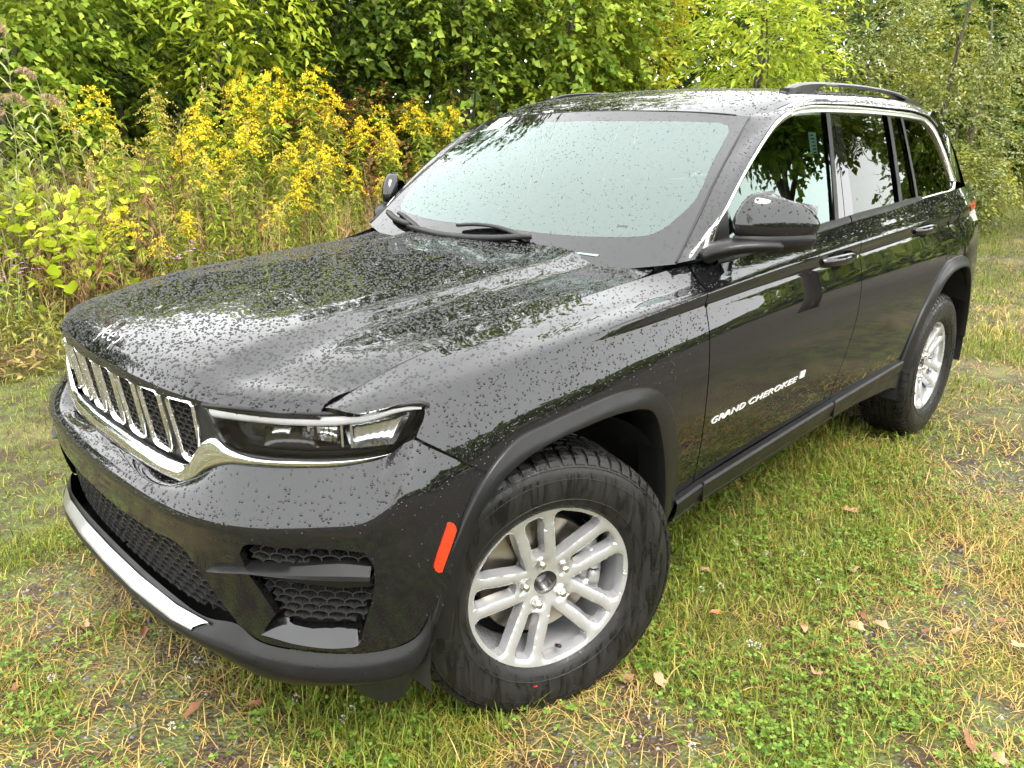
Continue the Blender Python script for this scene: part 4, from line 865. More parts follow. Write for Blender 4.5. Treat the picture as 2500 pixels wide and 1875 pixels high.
# --- roof rails
for s_ in (1, -1):
    rl = empty('roof_rail'); rl.parent = car
    top_ = spline([(-1.60, .615, 1.699), (-1.66, .613, 1.722), (-1.73, .610, 1.736), (-1.82, .608, 1.745), (-2.1, .606, 1.757), (-2.45, .605, 1.760), (-2.8, .606, 1.748), (-3.02, .608, 1.723), (-3.15, .610, 1.700)], 60)
    bot_ = spline([(-1.60, .615, 1.680), (-1.70, .613, 1.690), (-1.84, .610, 1.712), (-1.93, .608, 1.732), (-2.15, .606, 1.741), (-2.45, .605, 1.744), (-2.75, .606, 1.734), (-2.9, .608, 1.716), (-3.15, .610, 1.680)], 60)
    R = []
    for a, b_ in zip(top_, bot_):
        R.append([(a[0], a[1] - .016, a[2] - .004), (a[0], a[1] - .008, a[2]), (a[0], a[1] + .010, a[2] - .002), (a[0], a[1] + .022, a[2] - .009), (b_[0], b_[1] + .024, min(b_[2], a[2] - .01)), (b_[0], b_[1] - .014, min(b_[2], a[2] - .01)), (a[0], a[1] - .016, a[2] - .004)])
    R = np.array(R) * [1, s_, 1]; mb = MB(); mb.grid(R); sharp(fixn(mb.build('rail_bar', M['plastic'], rl)), 40)
    for x0, x1 in ((-1.62, -1.88), (-2.88, -3.10)):
        mb = MB(); mb.box(((x0 + x1) / 2, s_ * .615, 1.688), (abs(x1 - x0), .040, .05)); mb.build('rail_foot', M['plastic'], rl, smooth=False)

# --- mirrors
for s_ in (1, -1):
    mr = empty('door_mirror'); mr.parent = car
    pl_ = [(-.865, .876), (-.825, .881), (-.805, .901), (-.815, .938), (-.855, .985), (-.910, 1.026), (-.975, 1.058), (-1.032, 1.070), (-1.060, 1.058)]
    cx, cy = -.93, .965; ctrl = []
    for j, (x, y) in enumerate(pl_):
        zt_ = np.interp(j, [0, 2, 5, 8], [1.366, 1.368, 1.352, 1.326]); zl = 1.238; col = []
        for t, k in ((-.035, .12), (0, .42), (.05, .60), (.16, .74), (.40, .90), (.62, .985), (.78, 1.0), (.88, .975), (.955, .94), (1, .90)):
            z = zt_ * (1 - t) + zl * t; col.append((cx + (x - cx) * k, cy + (y - cy) * k, z))
        ctrl.append(col)
    MS = Surf(ctrl, 'nat', 'cr'); a_, b2 = 50, 34
    gu, gv = np.meshgrid(np.linspace(0, MS.tu[-1], a_), np.linspace(0, MS.tv[-1], b2), indexing='ij'); P = MS(np.stack([gu.ravel(), gv.ravel()], 1)).reshape(a_, b2, 3)
    nn = PM().grid(P, 1.0); 
    if (nn.arrays()[1][:, 0].mean()) < 0: nn = PM().grid(P, -1.0)
    (nn if s_ > 0 else nn.mirror()).build('mirror_cap', M['paint'], mr)
    if s_ > 0:
        MS.flip = 1.0 if MS.normal(MS.g)[:, 0].mean() > 0 else -1.0; beads((MS, np.array([(0, .01), (MS.tu[-1], .01), (MS.tu[-1], MS.tv[-1]), (0, MS.tv[-1])]), [], 0.0), 7000, .0012, .0042, mr, False, .5)
    # top closing cap
    lid = np.stack([P[:, 0] * (1 - t) + np.array([-.93, .965, P[:, 0, 2].mean() + .004]) * t for t in np.linspace(0, 1, 6)], 1) * [1, s_, 1]
    mb = MB(); mb.grid(lid); fixn(mb.build('mirror_top', M['paint'], mr))
    mb = MB(); mb.add([(-1.01, s_ * .90, 1.255), (-1.05, s_ * 1.05, 1.255), (-1.05, s_ * 1.05, 1.325), (-1.01, s_ * .90, 1.345)], [(0, 1, 2, 3)]); mb.build('mirror_glass', M['reflector'], mr)
    # lower housing: dark tray and arm to the door
    tray = []
    for j, (x, y) in enumerate(pl_):
        tray.append([(cx + (x - cx) * k, cy + (y - cy) * k, z) for k, z in ((.90, 1.240), (.955, 1.232), (.97, 1.222), (.93, 1.206), (.78, 1.190), (.3, 1.184))])
    TS = Surf(tray, 'nat', 'cr'); gu, gv = np.meshgrid(np.linspace(0, TS.tu[-1], 40), np.linspace(0, TS.tv[-1], 16), indexing='ij'); P = TS(np.stack([gu.ravel(), gv.ravel()], 1)).reshape(40, 16, 3) * [1, s_, 1]
    mb = MB(); mb.grid(P); fixn(mb.build('mirror_housing', M['plastic'], mr))
    arm = spline([(-.775, .832, 1.172), (-.785, .862, 1.193), (-.815, .90, 1.205), (-.86, .945, 1.210), (-.915, .985, 1.208)], 18); mb = MB()
    mb.tube([(x, s_ * y, z) for x, y, z in arm], [.062 - .006 * k / 17 for k in range(18)], 14, ry=[.030 - .008 * k / 17 for k in range(18)], up=(0, 0, 1)); fixn(mb.build('mirror_arm', M['plastic'], mr))
    # sail panel
    q = gl([(-.745, 1.168), (-.775, 1.215), (-.835, 1.285), (-.885, 1.315), (-.872, 1.17)])
    pm_ = PM().patch(GLASS, outline([[q[0], q[1], q[2], q[3]], [q[3], q[4]], [q[4], q[0]]], .02), (), .02, .02, .004, .01); (pm_ if s_ > 0 else pm_.mirror()).build('sail_panel', M['plastic'], mr)

# --- door handles
def handle(x0, x1, zc, par, s_):
    h = empty('door_handle'); h.parent = par
    n = 20; rows = []
    for k in range(n):
        t = k / (n - 1); x = x0 + (x1 - x0) * t; yb = float(SIDE(SIDE.inv([(x, 0, zc)], 1))[0][1]); e = math.sin(math.pi * min(1, max(0, t))) ** .45
        out = .006 + .036 * e; hh = .008 + .014 * math.sin(math.pi * (t * .86 + .07)) ** .5
        rows.append([(x, yb + out - .016, zc + hh), (x, yb + out - .003, zc + hh * .8), (x, yb + out, zc), (x, yb + out - .003, zc - hh * .75), (x, yb + out - .016, zc - hh), (x, yb + out - .022, zc), (x, yb + out - .016, zc + hh)])
    R = np.array(rows) * [1, s_, 1]; mb = MB(); mb.grid(R); m = len(rows[0])
    fixn(mb.build('handle_grip', M['paint'], h))
    xm = (x0 + x1) / 2 ; u = SIDE.inv([(xm + .02, 0, zc)], 1)[0]
    th = np.linspace(0, 2 * math.pi, 25)[:-1]; L = np.stack([u[0] + .062 * np.cos(th), u[1] + .034 * np.sin(th)], 1)
    pm_ = PM().patch(SIDE, L, (), .02, .02, .0012, 0); (pm_ if s_ > 0 else pm_.mirror()).build('handle_recess_shade', M['void'], h)  # flat dark patch: shade of the recess behind the grip, painted on
for s_, pf, pr in ((1, door_f, door_r), (-1, door_f2, door_r2)):
    handle(-1.455, -1.735, 1.088, pf, s_); handle(-2.43, -2.72, 1.126, pr, s_)

# --- fuel flap, tail lamp, rear end
fl = sd([(-2.96, 1.178), (-3.10, 1.185), (-3.15, 1.170), (-3.175, 1.06), (-3.15, 1.045), (-3.02, 1.045), (-2.985, 1.06)])
line = outline([fl[:2], fl[1:3], fl[2:4], fl[3:5], fl[4:6], fl[5:7], [fl[6], fl[0]]], .02); P3 = SIDE.offset(np.vstack([line, line[:1]]), .0005)
mb = MB(); mb.tube(P3, .0022, 5, False); mb.build('fuel_flap_seam', M['void'], car)
for nm, mat, pts in (('tail_lamp', M['red_lamp'], [(-3.42, 1.190), (-3.66, 1.198), (-3.66, 1.155), (-3.45, 1.150)]), ('reversing_lamp', M['clear_lamp'], [(-3.45, 1.149), (-3.66, 1.154), (-3.66, 1.090), (-3.50, 1.095)])):
    q = sd(pts); pair(PM().patch(SIDE, outline([[q[0], q[1]], [q[1], q[2]], [q[2], q[3]], [q[3], q[0]]], .02), (), .03, .02, .004, .01), nm, mat, car)
_he = [(-3.11, .705, 1.664), (-3.25, .735, 1.58), (-3.40, .76, 1.46), (-3.66, .775, 1.262), (-3.69, .815, 1.16), (-3.69, .872, .95), (-3.69, .89, .78), (-3.69, .88, .5), (-3.6, .84, .40)]
_hm = [(-3.52, 0, 1.69), (-3.60, 0, 1.58), (-3.67, 0, 1.46), (-3.74, 0, 1.27), (-3.79, 0, 1.16), (-3.83, 0, .95), (-3.86, 0, .78), (-3.84, 0, .5), (-3.7, 0, .4)]
hatch = [[(m[0] + (e[0] - m[0]) * abs(f) ** 3, e[1] * f, m[2] + (e[2] - m[2]) * f * f) for m, e in zip(_hm, _he)] for f in np.linspace(-1, 1, 30)]
mb = MB(); mb.grid(np.array(hatch)); fixn(mb.build('tailgate', M['paint'], car))

# --- lettering
def letters(text, size, extrude, shear=0.0, bold=.0, wide=1.0):
    cu = bpy.data.curves.new('lettering', 'FONT'); cu.body = text; cu.size = size; cu.extrude = extrude; cu.shear = shear; cu.offset = bold; cu.resolution_u = 4; cu.space_character = 1.08
    ob = bpy.data.objects.new('lettering', cu); COL.objects.link(ob); dg = bpy.context.evaluated_depsgraph_get(); me = ob.evaluated_get(dg).to_mesh()
    V = np.array([v.co[:] for v in me.vertices]); F = [tuple(p.vertices) for p in me.polygons]; ob.evaluated_get(dg).to_mesh_clear(); bpy.data.objects.remove(ob); bpy.data.curves.remove(cu)
    V[:, 0] *= wide; V -= [V[:, 0].min(), V[:, 1].min(), V[:, 2].min()]; return V, F
def on_side(V, F, x0, x1, z0, h, name, slope, par):
    W_ = V[:, 0].max(); H_ = V[:, 1].max()
    xs = x0 + (x1 - x0) * V[:, 0] / W_; zs = z0 + h * V[:, 1] / H_ + slope * (x0 - xs)
    u = SIDE.inv(np.stack([xs, 0 * xs, zs], 1), 1); P = SIDE(u) + SIDE.normal(u) * (.0005 + V[:, 2:3]); return mesh_obj(name, P, F, M['letter'], par, smooth=False)
bd = empty('door_lettering'); bd.parent = door_f
V, F = letters('GRAND', .05, .0012, .25, .0002); on_side(V, F, -.672, -.892, .666, .021, 'word', .012, bd)
V, F = letters('CHEROKEE', .05, .0012, .25, .0002); on_side(V, F, -.915, -1.275, .6695, .021, 'word', .012, bd)
V = np.array([(a, b_, c) for c in (0, .003) for a, b_ in ((0, 0), (1, 0), (1.12, 1), (.12, 1))], float); on_side(V, [(4, 5, 6, 7), (0, 1, 5, 4), (1, 2, 6, 5), (2, 3, 7, 6), (3, 0, 4, 7)], -1.293, -1.335, .680, .026, 'flag_badge', .01, bd)
# emblem on the nose
V, F = letters('Jeep', .05, .004, 0, -.0004)
xx = V[:, 0] / V[:, 0].max(); yy = V[:, 1] / V[:, 1].max(); u = HOOD.inv(np.stack([.716 + .040 * (yy - .35) * -1 , -.075 + .135 * xx, 0 * xx + 1.02], 1) if False else np.stack([.754 - .045 * yy, .062 - .138 * (1 - xx), np.full(len(xx), 1.0)], 1), 2)
mesh_obj('hood_emblem', HOOD(u) + HOOD.normal(u) * (.001 + V[:, 2:3]), F, metal_mat('emblem_chrome', (.55, .55, .55), .25), hood, smooth=False)
V, F = letters('Jeep', .05, .0, 0, 0); xx = V[:, 0] / V[:, 0].max(); yy = V[:, 1] / V[:, 1].max()
a = WIND.inv([(-.715, .520, 1.236), (-.723, .560, 1.237)]); du = a[1] - a[0]; u = a[0] + np.outer(xx, du) + np.outer(yy, [0, .012]); mesh_obj('glass_mark', WIND(u) + WIND.normal(u) * .002, F, M['ink'], ws, smooth=False)

# --- cabin, underside, wheel wells
cab = empty('cabin'); cab.parent = car
mb = MB(); mb.grid(np.array([[(-.55 - .1 * (y / .7) ** 2, y, 1.085), (-.75, y, 1.10), (-.98, y, 1.07), (-1.02, y, .98), (-.98, y, .62)] for y in np.linspace(-.72, .72, 14)])); fixn(mb.build('dashboard', M['cabin_dark'], cab))
for s_ in (1, -1):
    for xb in (-1.78, -2.65):
        mb = MB(); c_pts = spline([(xb + .40, s_ * .38, .62), (xb + .10, s_ * .38, .66), (xb, s_ * .38, .80), (xb - .12, s_ * .38, 1.10), (xb - .18, s_ * .38, 1.30)], 14)
        mb.tube(c_pts, [.25] * 10 + [.23, .20, .16, .12], 12, ry=.075, up=(1, 0, .2)); fixn(mb.build('seat', M['cabin'], cab))
        mb = MB(); mb.tube([(xb - .185, s_ * .38, 1.33), (xb - .20, s_ * .38, 1.42), (xb - .205, s_ * .38, 1.50)], [.13, .14, .10], 12, ry=.05, up=(1, 0, 0)); fixn(mb.build('headrest', M['cabin'], cab))
mb = MB(); cN = 26; mb.tube([(-1.12 + .07 * math.sin(a), .38 + .185 * math.cos(a), 1.06 + .17 * math.sin(a)) for a in np.linspace(0, 2 * math.pi, cN)], .016, 8, False); mb.box((-1.10, .38, 1.05), (.03, .13, .11)); mb.build('steering_wheel', M['cabin_dark'], cab)
mb = MB(); mb.box((-2.1, 0, .52), (2.9, 1.70, .04)); mb.box((-3.45, 0, 1.0), (.04, 1.4, .9)); mb.box((-.62, 0, .78), (.04, 1.62, .6)); mb.build('cabin_floor', M['cabin_dark'], cab, smooth=False)
und = MB(); und.box((-1.45, 0, .30), (2.1, 1.50, .10)); und.box((.10, 0, .36), (1.0, 1.12, .12)); und.box((-3.1, 0, .40), (1.1, 1.10, .12)); und.box((.28, 0, .70), (.62, 1.10, .50)); und.build('underbody_light_block', M['void'], car, smooth=False)  # plain dark slabs added to block light under the car
for s_ in (1, -1):
    for xc, nm in ((0, 'front_wheel_liner'), (-2.965, 'rear_wheel_liner')):
        prof = [(.50 if xc == 0 else .53, .955), (.50 if xc == 0 else .53, .52), (.2, .52)]; V = []; mb = MB(); A = np.linspace(-.12, math.pi + .12, 26)
        rr = .475 if xc == 0 else .535
        P = np.array([[(xc + r_ * math.cos(a) * (1.0 if xc == 0 else .95), s_ * y, .375 + r_ * math.sin(a)) for r_, y in ((rr, .950), (rr, .72), (rr, .56), (.0, .55))] for a in A]); mb.grid(P); mb.build(nm, M['plastic_dry'], car)
for s_ in (1, -1):       # air deflector under the bumper ahead of the wheel
    mb = MB(); P = np.array([[(.600, .800, .370), (.570, .765, .29), (.520, .745, .215)], [(.520, .85, .370), (.485, .800, .27), (.462, .775, .180)], [(.45, .875, .370), (.425, .825, .27), (.425, .782, .185)], [(.40, .875, .380), (.385, .82, .29), (.395, .775, .22)]]) * [1, s_, 1]
    mb.grid(np.array([spline(P[:, k], 14) for k in range(3)]).transpose(1, 0, 2)); mb.build('wheel_deflector', M['plastic_dry'], car)

# --- wheels
def wheel(loc, steer, phase, s_, name):
    w = empty(name, loc, steer + (0 if s_ > 0 else math.pi)); w.parent = car
    # tyre (local axis y, outboard +y)
    R, hw = .386, .1325
    prof = [(.232, .094), (.238, .108), (.250, .119), (.275, .128), (.305, .1325), (.335, .130), (.352, .124), (.361, .1165), (.369, .109), (.375, .100), (.379, .085), (.3805, .06), (.381, 0), (.3805, -.06), (.379, -.085), (.373, -.105), (.352, -.124), (.305, -.1325), (.262, -.122), (.232, -.094)]
    pr = spline([(r, y, 0) for r, y in prof], 56); mb = MB(); mb.revolve([(r, y) for r, y, _ in pr], 96); tyre = fixn(mb.build('tyre', M['rubber'], w))
    # moulded rings and raised marks on the side wall
    mb = MB()
    for r_, y_ in ((.270, .1275), (.328, .1312), (.356, .1215)):
        mb.revolve([(r_ - .002, y_ - .001), (r_, y_ + .0018), (r_ + .002, y_ - .001)], 96)
    mb.build('wall_rings', M['rubber'], tyre)
    if s_ > 0:
        Vt, Ft = letters('MICHELIN', .05, .0012, 0, .0006)
        for a_c in (math.pi + .05, -.12):
            xx = Vt[:, 0] / Vt[:, 0].max(); rr_ = .296 + .026 * Vt[:, 1] / Vt[:, 1].max(); an = a_c + (.5 - xx) * -.78 ; yv = np.interp(rr_, [.29, .305, .325], [.1313, .1325, .1313]) + Vt[:, 2] - .0004
            mesh_obj('wall_lettering', np.stack([rr_ * np.cos(-an + 2 * a_c), yv, rr_ * np.sin(-an + 2 * a_c)], 1), Ft, M['rubber'], tyre, smooth=False)
    # tread: shoulder blocks and centre ribs
    mb = MB(); nb_ = 62
    for k in range(nb_):
        a0 = 2 * math.pi * k / nb_; da = 2 * math.pi / nb_ * .74
        for side in (1, -1):
            P = []
            for i, a in enumerate(np.linspace(a0, a0 + da, 3)):
                c, s2 = math.cos(a + .02 * side * 0), math.sin(a); P.append([(r_ * c, side * y, r_ * s2) for r_, y in ((.3625, .1185), (.3735, .1115), (.3810, .1015), (.3855, .088), (.3875, .070), (.374, .066))])
            mb.grid(np.array(P))
            for e in (0, 2):
                row = P[e]; inn = [(x * .965, y * .97, z * .965) for x, y, z in row]; mb.grid(np.array([row, inn]))
    for yc in (-.045, -.015, .015, .045):
        for k in range(48):
            a0 = 2 * math.pi * (k + (.5 if yc > 0 else 0)) / 48; P = np.array([[(r_ * math.cos(a), y, r_ * math.sin(a)) for r_, y in ((.374, yc - .0125), (.3872, yc - .0115), (.3875, yc + .0115), (.374, yc + .0125))] for a in np.linspace(a0, a0 + 2 * math.pi / 48 * .86, 3)]); mb.grid(P)
    fixn(mb.build('tread_blocks', M['rubber'], tyre, smooth=False))
    # rim face with ten windows
    face_y = lambda r: np.interp(r, [0, .04, .08, .12, .17, .205, .225, .240], [.066, .068, .076, .084, .092, .098, .104, .106])
    th = np.linspace(0, 2 * math.pi, 97)[:-1]; outer = np.stack([.2395 * np.cos(th), .2395 * np.sin(th)], 1)
    def polar_loop(pts, ang, n=34):
        q = spline(np.array(pts + [], float), n, 'cr', True); c, s2 = math.cos(ang), math.sin(ang); return np.stack([q[:, 0] * c - q[:, 1] * s2, q[:, 0] * s2 + q[:, 1] * c], 1)
    def inset(L, d):
        t = np.roll(L, -1, 0) - np.roll(L, 1, 0); n_ = np.stack([t[:, 1], -t[:, 0]], 1); n_ /= np.linalg.norm(n_, axis=1)[:, None] + 1e-9
        ar = ((L[:, 0] * np.roll(L[:, 1], -1) - np.roll(L[:, 0], -1) * L[:, 1]).sum()); return L - n_ * d * (1 if ar > 0 else -1)
    holes = []; hd = .0195
    for k in range(5):
        an = phase + k * 2 * math.pi / 5
        holes.append(polar_loop([(.094, -.016), (.088, 0), (.094, .016), (.120, .019), (.160, .0225), (.200, .0265), (.214, .0235), (.2195, 0), (.214, -.0235), (.200, -.0265), (.160, -.0225), (.120, -.019)], an))
        am = an + math.pi / 5
        holes.append(polar_loop([(.078, 0), (.090, .008), (.130, .031), (.170, .0545), (.203, .0705), (.214, .068), (.2225, .036), (.2255, 0), (.2225, -.036), (.214, -.068), (.203, -.0705), (.170, -.0545), (.130, -.031), (.090, -.008)], am, 44))
    bore = np.stack([.0345 * np.cos(th[::3]), .0345 * np.sin(th[::3])], 1)
    P2, F2, loops = tri2d(outer, holes + [bore], .009, .009)
    rr = np.linalg.norm(P2, axis=1); hole_pts = np.vstack([h for h in holes])
    dmin = np.array([np.sqrt(((hole_pts - p) ** 2).sum(1).min()) for p in P2])
    Y = face_y(rr) - .004 * np.exp(-dmin / .0035)
    for k in range(5):                       # nut pockets
        an = phase + k * 2 * math.pi / 5; d = np.hypot(P2[:, 0] - .0635 * math.cos(an), P2[:, 1] - .0635 * math.sin(an)); Y = Y - .007 * np.clip((.024 - d) / .008, 0, 1)
    mb = MB(); mb.add(np.stack([P2[:, 0], Y, P2[:, 1]], 1), [f[::-1] for f in F2])
    for L in holes + [bore]:
        isb = L is bore; yl = face_y(np.linalg.norm(L, axis=1)) - .004; L2 = inset(L, 0 if isb else .004); L3 = inset(L, 0 if isb else .006)
        P = np.stack([np.stack([L[:, 0], yl, L[:, 1]], 1), np.stack([L2[:, 0], yl - .016, L2[:, 1]], 1), np.stack([L3[:, 0], yl - .030, L3[:, 1]], 1)], 1); P = np.concatenate([P, P[:1]], 0); mb.grid(P)
    sharp(fixn(mb.build('rim_face', M['rim'], w)), 32)
    mb = MB(); mb.revolve([(.2395, .106), (.2440, .1075), (.2465, .104), (.2465, .096), (.241, .092), (.2320, .088), (.2255, .070), (.2200, .03), (.2150, -.05), (.2250, -.095)], 96); fixn(mb.build('rim_barrel', M['rim'], w))
    mb = MB(); mb.revolve([(.0345, .060), (.0300, .058), (.0300, .020), (0.0005, .018)], 40); mb.build('hub_bore', M['lamp_dark'], w)
    for k in range(5):
        an = phase + k * 2 * math.pi / 5; cx, cz = .0635 * math.cos(an), .0635 * math.sin(an); mb = MB(); prof = [(.0125, .050), (.0125, .076), (.0105, .083), (.0065, .088), (.0005, .0895)]
        V = []; F = []
        for i, (r_, y_) in enumerate(prof): V += [(cx + r_ * (1.0 if (q % 2 == 0 or i > 1) else .93) * math.cos(q * math.pi / 6), y_, cz + r_ * (1.0 if (q % 2 == 0 or i > 1) else .93) * math.sin(q * math.pi / 6)) for q in range(12)]
        for i in range(len(prof) - 1): F += [(i * 12 + q, i * 12 + (q + 1) % 12, (i + 1) * 12 + (q + 1) % 12, (i + 1) * 12 + q) for q in range(12)]
        mb.add(V, F); sharp(fixn(mb.build('wheel_nut', M['nut'], w)), 25)
    va = phase - math.radians(103); mb = MB(); mb.tube([(.205 * math.cos(va), .080, .205 * math.sin(va)), (.196 * math.cos(va), .094, .196 * math.sin(va)), (.190 * math.cos(va), .104, .190 * math.sin(va))], [.0055, .0055, .006], 8); mb.build('valve_stem', M['plastic_dry'], w)
    if s_ > 0:
        q = va + .35; mb = MB(); mb.add([(.282 * math.cos(q) + .0055 * math.cos(t), .1297, .282 * math.sin(q) + .0055 * math.sin(t)) for t in np.linspace(0, 2 * math.pi, 13)[:-1]], [tuple(range(12))]); mb.build('balance_dot', M['red_lamp'], tyre)
    # brake
    mb = MB(); mb.revolve([(.07, .048), (.082, .030), (.085, .026), (.172, .026), (.176, .020), (.176, -.004), (.085, -.004)], 72); sharp(fixn(mb.build('brake_disc', M['steel'], w)), 40)
    mb = MB(); ca = math.pi - .1 if s_ > 0 else .1
    P = np.array([[(r_ * math.cos(a), y, r_ * math.sin(a)) for r_, y in ((.120, -.03), (.118, .045), (.150, .056), (.182, .050), (.196, .02), (.196, -.05))] for a in np.linspace(ca - .55, ca + .55, 16)]); mb.grid(P); mb.tube([(.155 * math.cos(a), .058, .155 * math.sin(a)) for a in np.linspace(ca - .35, ca + .35, 10)], [.012 + .008 * abs(math.sin(3 * k)) for k in range(10)], 8); mb.box((.150 * math.cos(ca + .45), .05, .150 * math.sin(ca + .45)), (.05, .03, .05)); mb.build('brake_caliper', M['caliper'], w)
    mb = MB(); mb.revolve([(.0, -.02), (.215, -.02)], 48); mb.build('splash_shield', M['void'], w)
    return w
STEER = math.radians(-21.6)
wheel((0, .828, .379), STEER, math.radians(4), 1, 'front_wheel'); wheel((0, -.828, .379), STEER, math.radians(30), -1, 'front_wheel')
wheel((-2.964, .828, .379), 0, math.radians(64), 1, 'rear_wheel'); wheel((-2.964, -.828, .379), 0, math.radians(10), -1, 'rear_wheel')
# ================================================================ ground and planting
def height(x, y):
    """mown ground is flat; a bank rises behind the car towards the trees"""
    x = np.asarray(x, float); y = np.asarray(y, float); edge = -3.7 + .25 * np.sin(x * .55 + 1.0) + .12 * np.sin(x * 1.7)
    t = np.clip((edge - y) / 3.0, 0, 1); b = t * t * (3 - 2 * t) * .75
    r = .012 * np.sin(x * 2.1 + y * 1.3) * np.sin(y * 2.7 - x * .8) + .008 * np.sin(x * 5.1 - y * 4.3)
    far = np.clip((np.hypot(x, y) - 30) / 60, 0, 1) * 0
    return b + r * np.clip((np.abs(y) - .2) / 1.0, .35, 1) + far
def fast_mesh(name, V, F, mat, parent=None, smooth=False, mats=None, midx=None):
    V = np.asarray(V, np.float32); F = np.asarray(F, np.int32); k = F.shape[1]; me = bpy.data.meshes.new(name)
    me.vertices.add(len(V)); me.vertices.foreach_set('co', V.ravel()); me.loops.add(F.size); me.loops.foreach_set('vertex_index', F.ravel())
    me.polygons.add(len(F)); me.polygons.foreach_set('loop_start', np.arange(0, F.size, k, dtype=np.int32)); me.polygons.foreach_set('loop_total', np.full(len(F), k, np.int32))
    for m in (mats or [mat]): me.materials.append(m)
    if midx is not None: me.polygons.foreach_set('material_index', np.asarray(midx, np.int32))
    if smooth: me.polygons.foreach_set('use_smooth', np.ones(len(F), bool))
    me.update(calc_edges=True); o = bpy.data.objects.new(name, me); COL.objects.link(o)
    if parent is not None: o.parent = parent
    return o
def unit(v): return v / (np.linalg.norm(v, axis=-1, keepdims=True) + 1e-9)
def leaves(P, A, N, L, W, fold=.18, droop=.15):
    """two-triangle leaves folded along the midrib: base P, direction A, upper side N"""
    A = unit(A); B = unit(np.cross(A, N)); N = np.cross(B, A); L = np.asarray(L).reshape(-1, 1); W = np.asarray(W).reshape(-1, 1)
    tip = P + A * L - np.array([0, 0, 1.0]) * L * droop; mid = P + A * L * .45
    V = np.stack([P, mid + B * W / 2 + N * W * fold, tip, mid - B * W / 2 + N * W * fold], 1).reshape(-1, 3)
    k = np.arange(len(P))[:, None] * 4; F = np.concatenate([k + [0, 2, 1], k + [0, 3, 2]], 1).reshape(-1, 3); return V, F
def leaf_mat(name, cols, trans=.35, rough=.45, patch=0, patch_cols=None, spec=.16):
    """leaf colours drawn leaf by leaf; light shines through"""
    nt = NT(name); g = nt.n('ShaderNodeNewGeometry'); n_ = len(cols); c = nt.ramp(g.outputs['Random Per Island'], [(i / max(1, n_ - 1), q) for i, q in enumerate(cols)])
    if patch_cols:
        co = nt.coord(); w = nt.noise(co, patch, 3); c2 = nt.ramp(g.outputs['Random Per Island'], [(i / max(1, len(patch_cols) - 1), q) for i, q in enumerate(patch_cols)]); c = nt.mix(nt.ramp(w.outputs[0], [(.46, 0), (.58, 1)]), c, c2)
    b = nt.bsdf(c, rough, 0, 0, .1, spec); tr = nt.n('ShaderNodeBsdfTranslucent'); nt.l(c, tr.inputs['Color']); mx = nt.n('ShaderNodeMixShader'); mx.inputs[0].default_value = trans
    nt.l(b.outputs[0], mx.inputs[1]); nt.l(tr.outputs[0], mx.inputs[2]); nt.l(mx.outputs[0], nt.out.inputs['Surface']); return nt.m

# ---- ground sheet
nt = NT('ground_soil'); co = nt.coord()
n1 = nt.noise(co, .9, 5, .6); n2 = nt.noise(co, 7, 5, .65); n3 = nt.noise(co, 60, 3, .6); v = nt.voro(co, 70)
soil = nt.mix(n3.outputs[0], (.022, .014, .008), (.065, .042, .024)); turf = nt.mix(n3.outputs[0], (.040, .058, .012), (.105, .125, .028)); straw = nt.mix(n3.outputs[0], (.11, .085, .035), (.21, .16, .07))
c = nt.mix(nt.ramp(n2.outputs[0], [(.40, 0), (.62, 1)]), soil, turf); c = nt.mix(nt.ramp(n1.outputs[0], [(.50, 0), (.68, .7)]), c, straw)
stone = nt.ramp(v.outputs['Color'], [(0, (.035, .035, .038)), (1, (.12, .115, .11))]); sx = nt.n('ShaderNodeSeparateXYZ'); nt.l(co, sx.inputs[0])
trk = nt.ramp(nt.math('ADD', nt.math('MULTIPLY', n1.outputs[0], 1.4), nt.math('MULTIPLY', sx.outputs[1], .22)), [(1.0 * .98, 0), (1.0, .0)])   # placeholder keeps the node tree simple
yy = nt.math('ADD', sx.outputs[1], nt.math('MULTIPLY', nt.math('SUBTRACT', n1.outputs[0], .5), 3.0))
mr_ = nt.n('ShaderNodeMapRange'); mr_.inputs['From Min'].default_value = 1.9; mr_.inputs['From Max'].default_value = 3.2; nt.l(yy, mr_.inputs['Value'])
gm = nt.math('MULTIPLY', mr_.outputs[0], nt.ramp(n2.outputs[0], [(.35, 1), (.60, .55)]))
c = nt.mix(gm, c, nt.mix(.55, stone, (.075, .052, .032)))
b = nt.bsdf(c, .8, 0, 0, .1, .3); h = nt.math('ADD', nt.math('MULTIPLY', n3.outputs[0], .5), nt.math('MULTIPLY', v.outputs['Distance'], .8)); nt.l(nt.bump(h, .02, .8), b.inputs['Normal'])
SOIL = nt.m
gx = np.unique(np.concatenate([np.linspace(-400, -30, 10), np.linspace(-30, -6, 50), np.linspace(-6, 4, 90), np.linspace(4, 20, 24), np.linspace(20, 400, 10)])); gy = np.unique(np.concatenate([np.linspace(-400, -20, 10), np.linspace(-20, -8, 20), np.linspace(-8, 4, 110), np.linspace(4, 20, 24), np.linspace(20, 400, 10)]))
GX, GY = np.meshgrid(gx, gy, indexing='ij'); V = np.stack([GX, GY, height(GX, GY)], -1).reshape(-1, 3); b_ = len(gy)
I, J = np.meshgrid(np.arange(len(gx) - 1), np.arange(b_ - 1), indexing='ij'); F = np.stack([I * b_ + J, (I + 1) * b_ + J, (I + 1) * b_ + J + 1, I * b_ + J + 1], -1).reshape(-1, 4)
tag(fast_mesh('ground', V, F, SOIL, smooth=True), kind='structure')

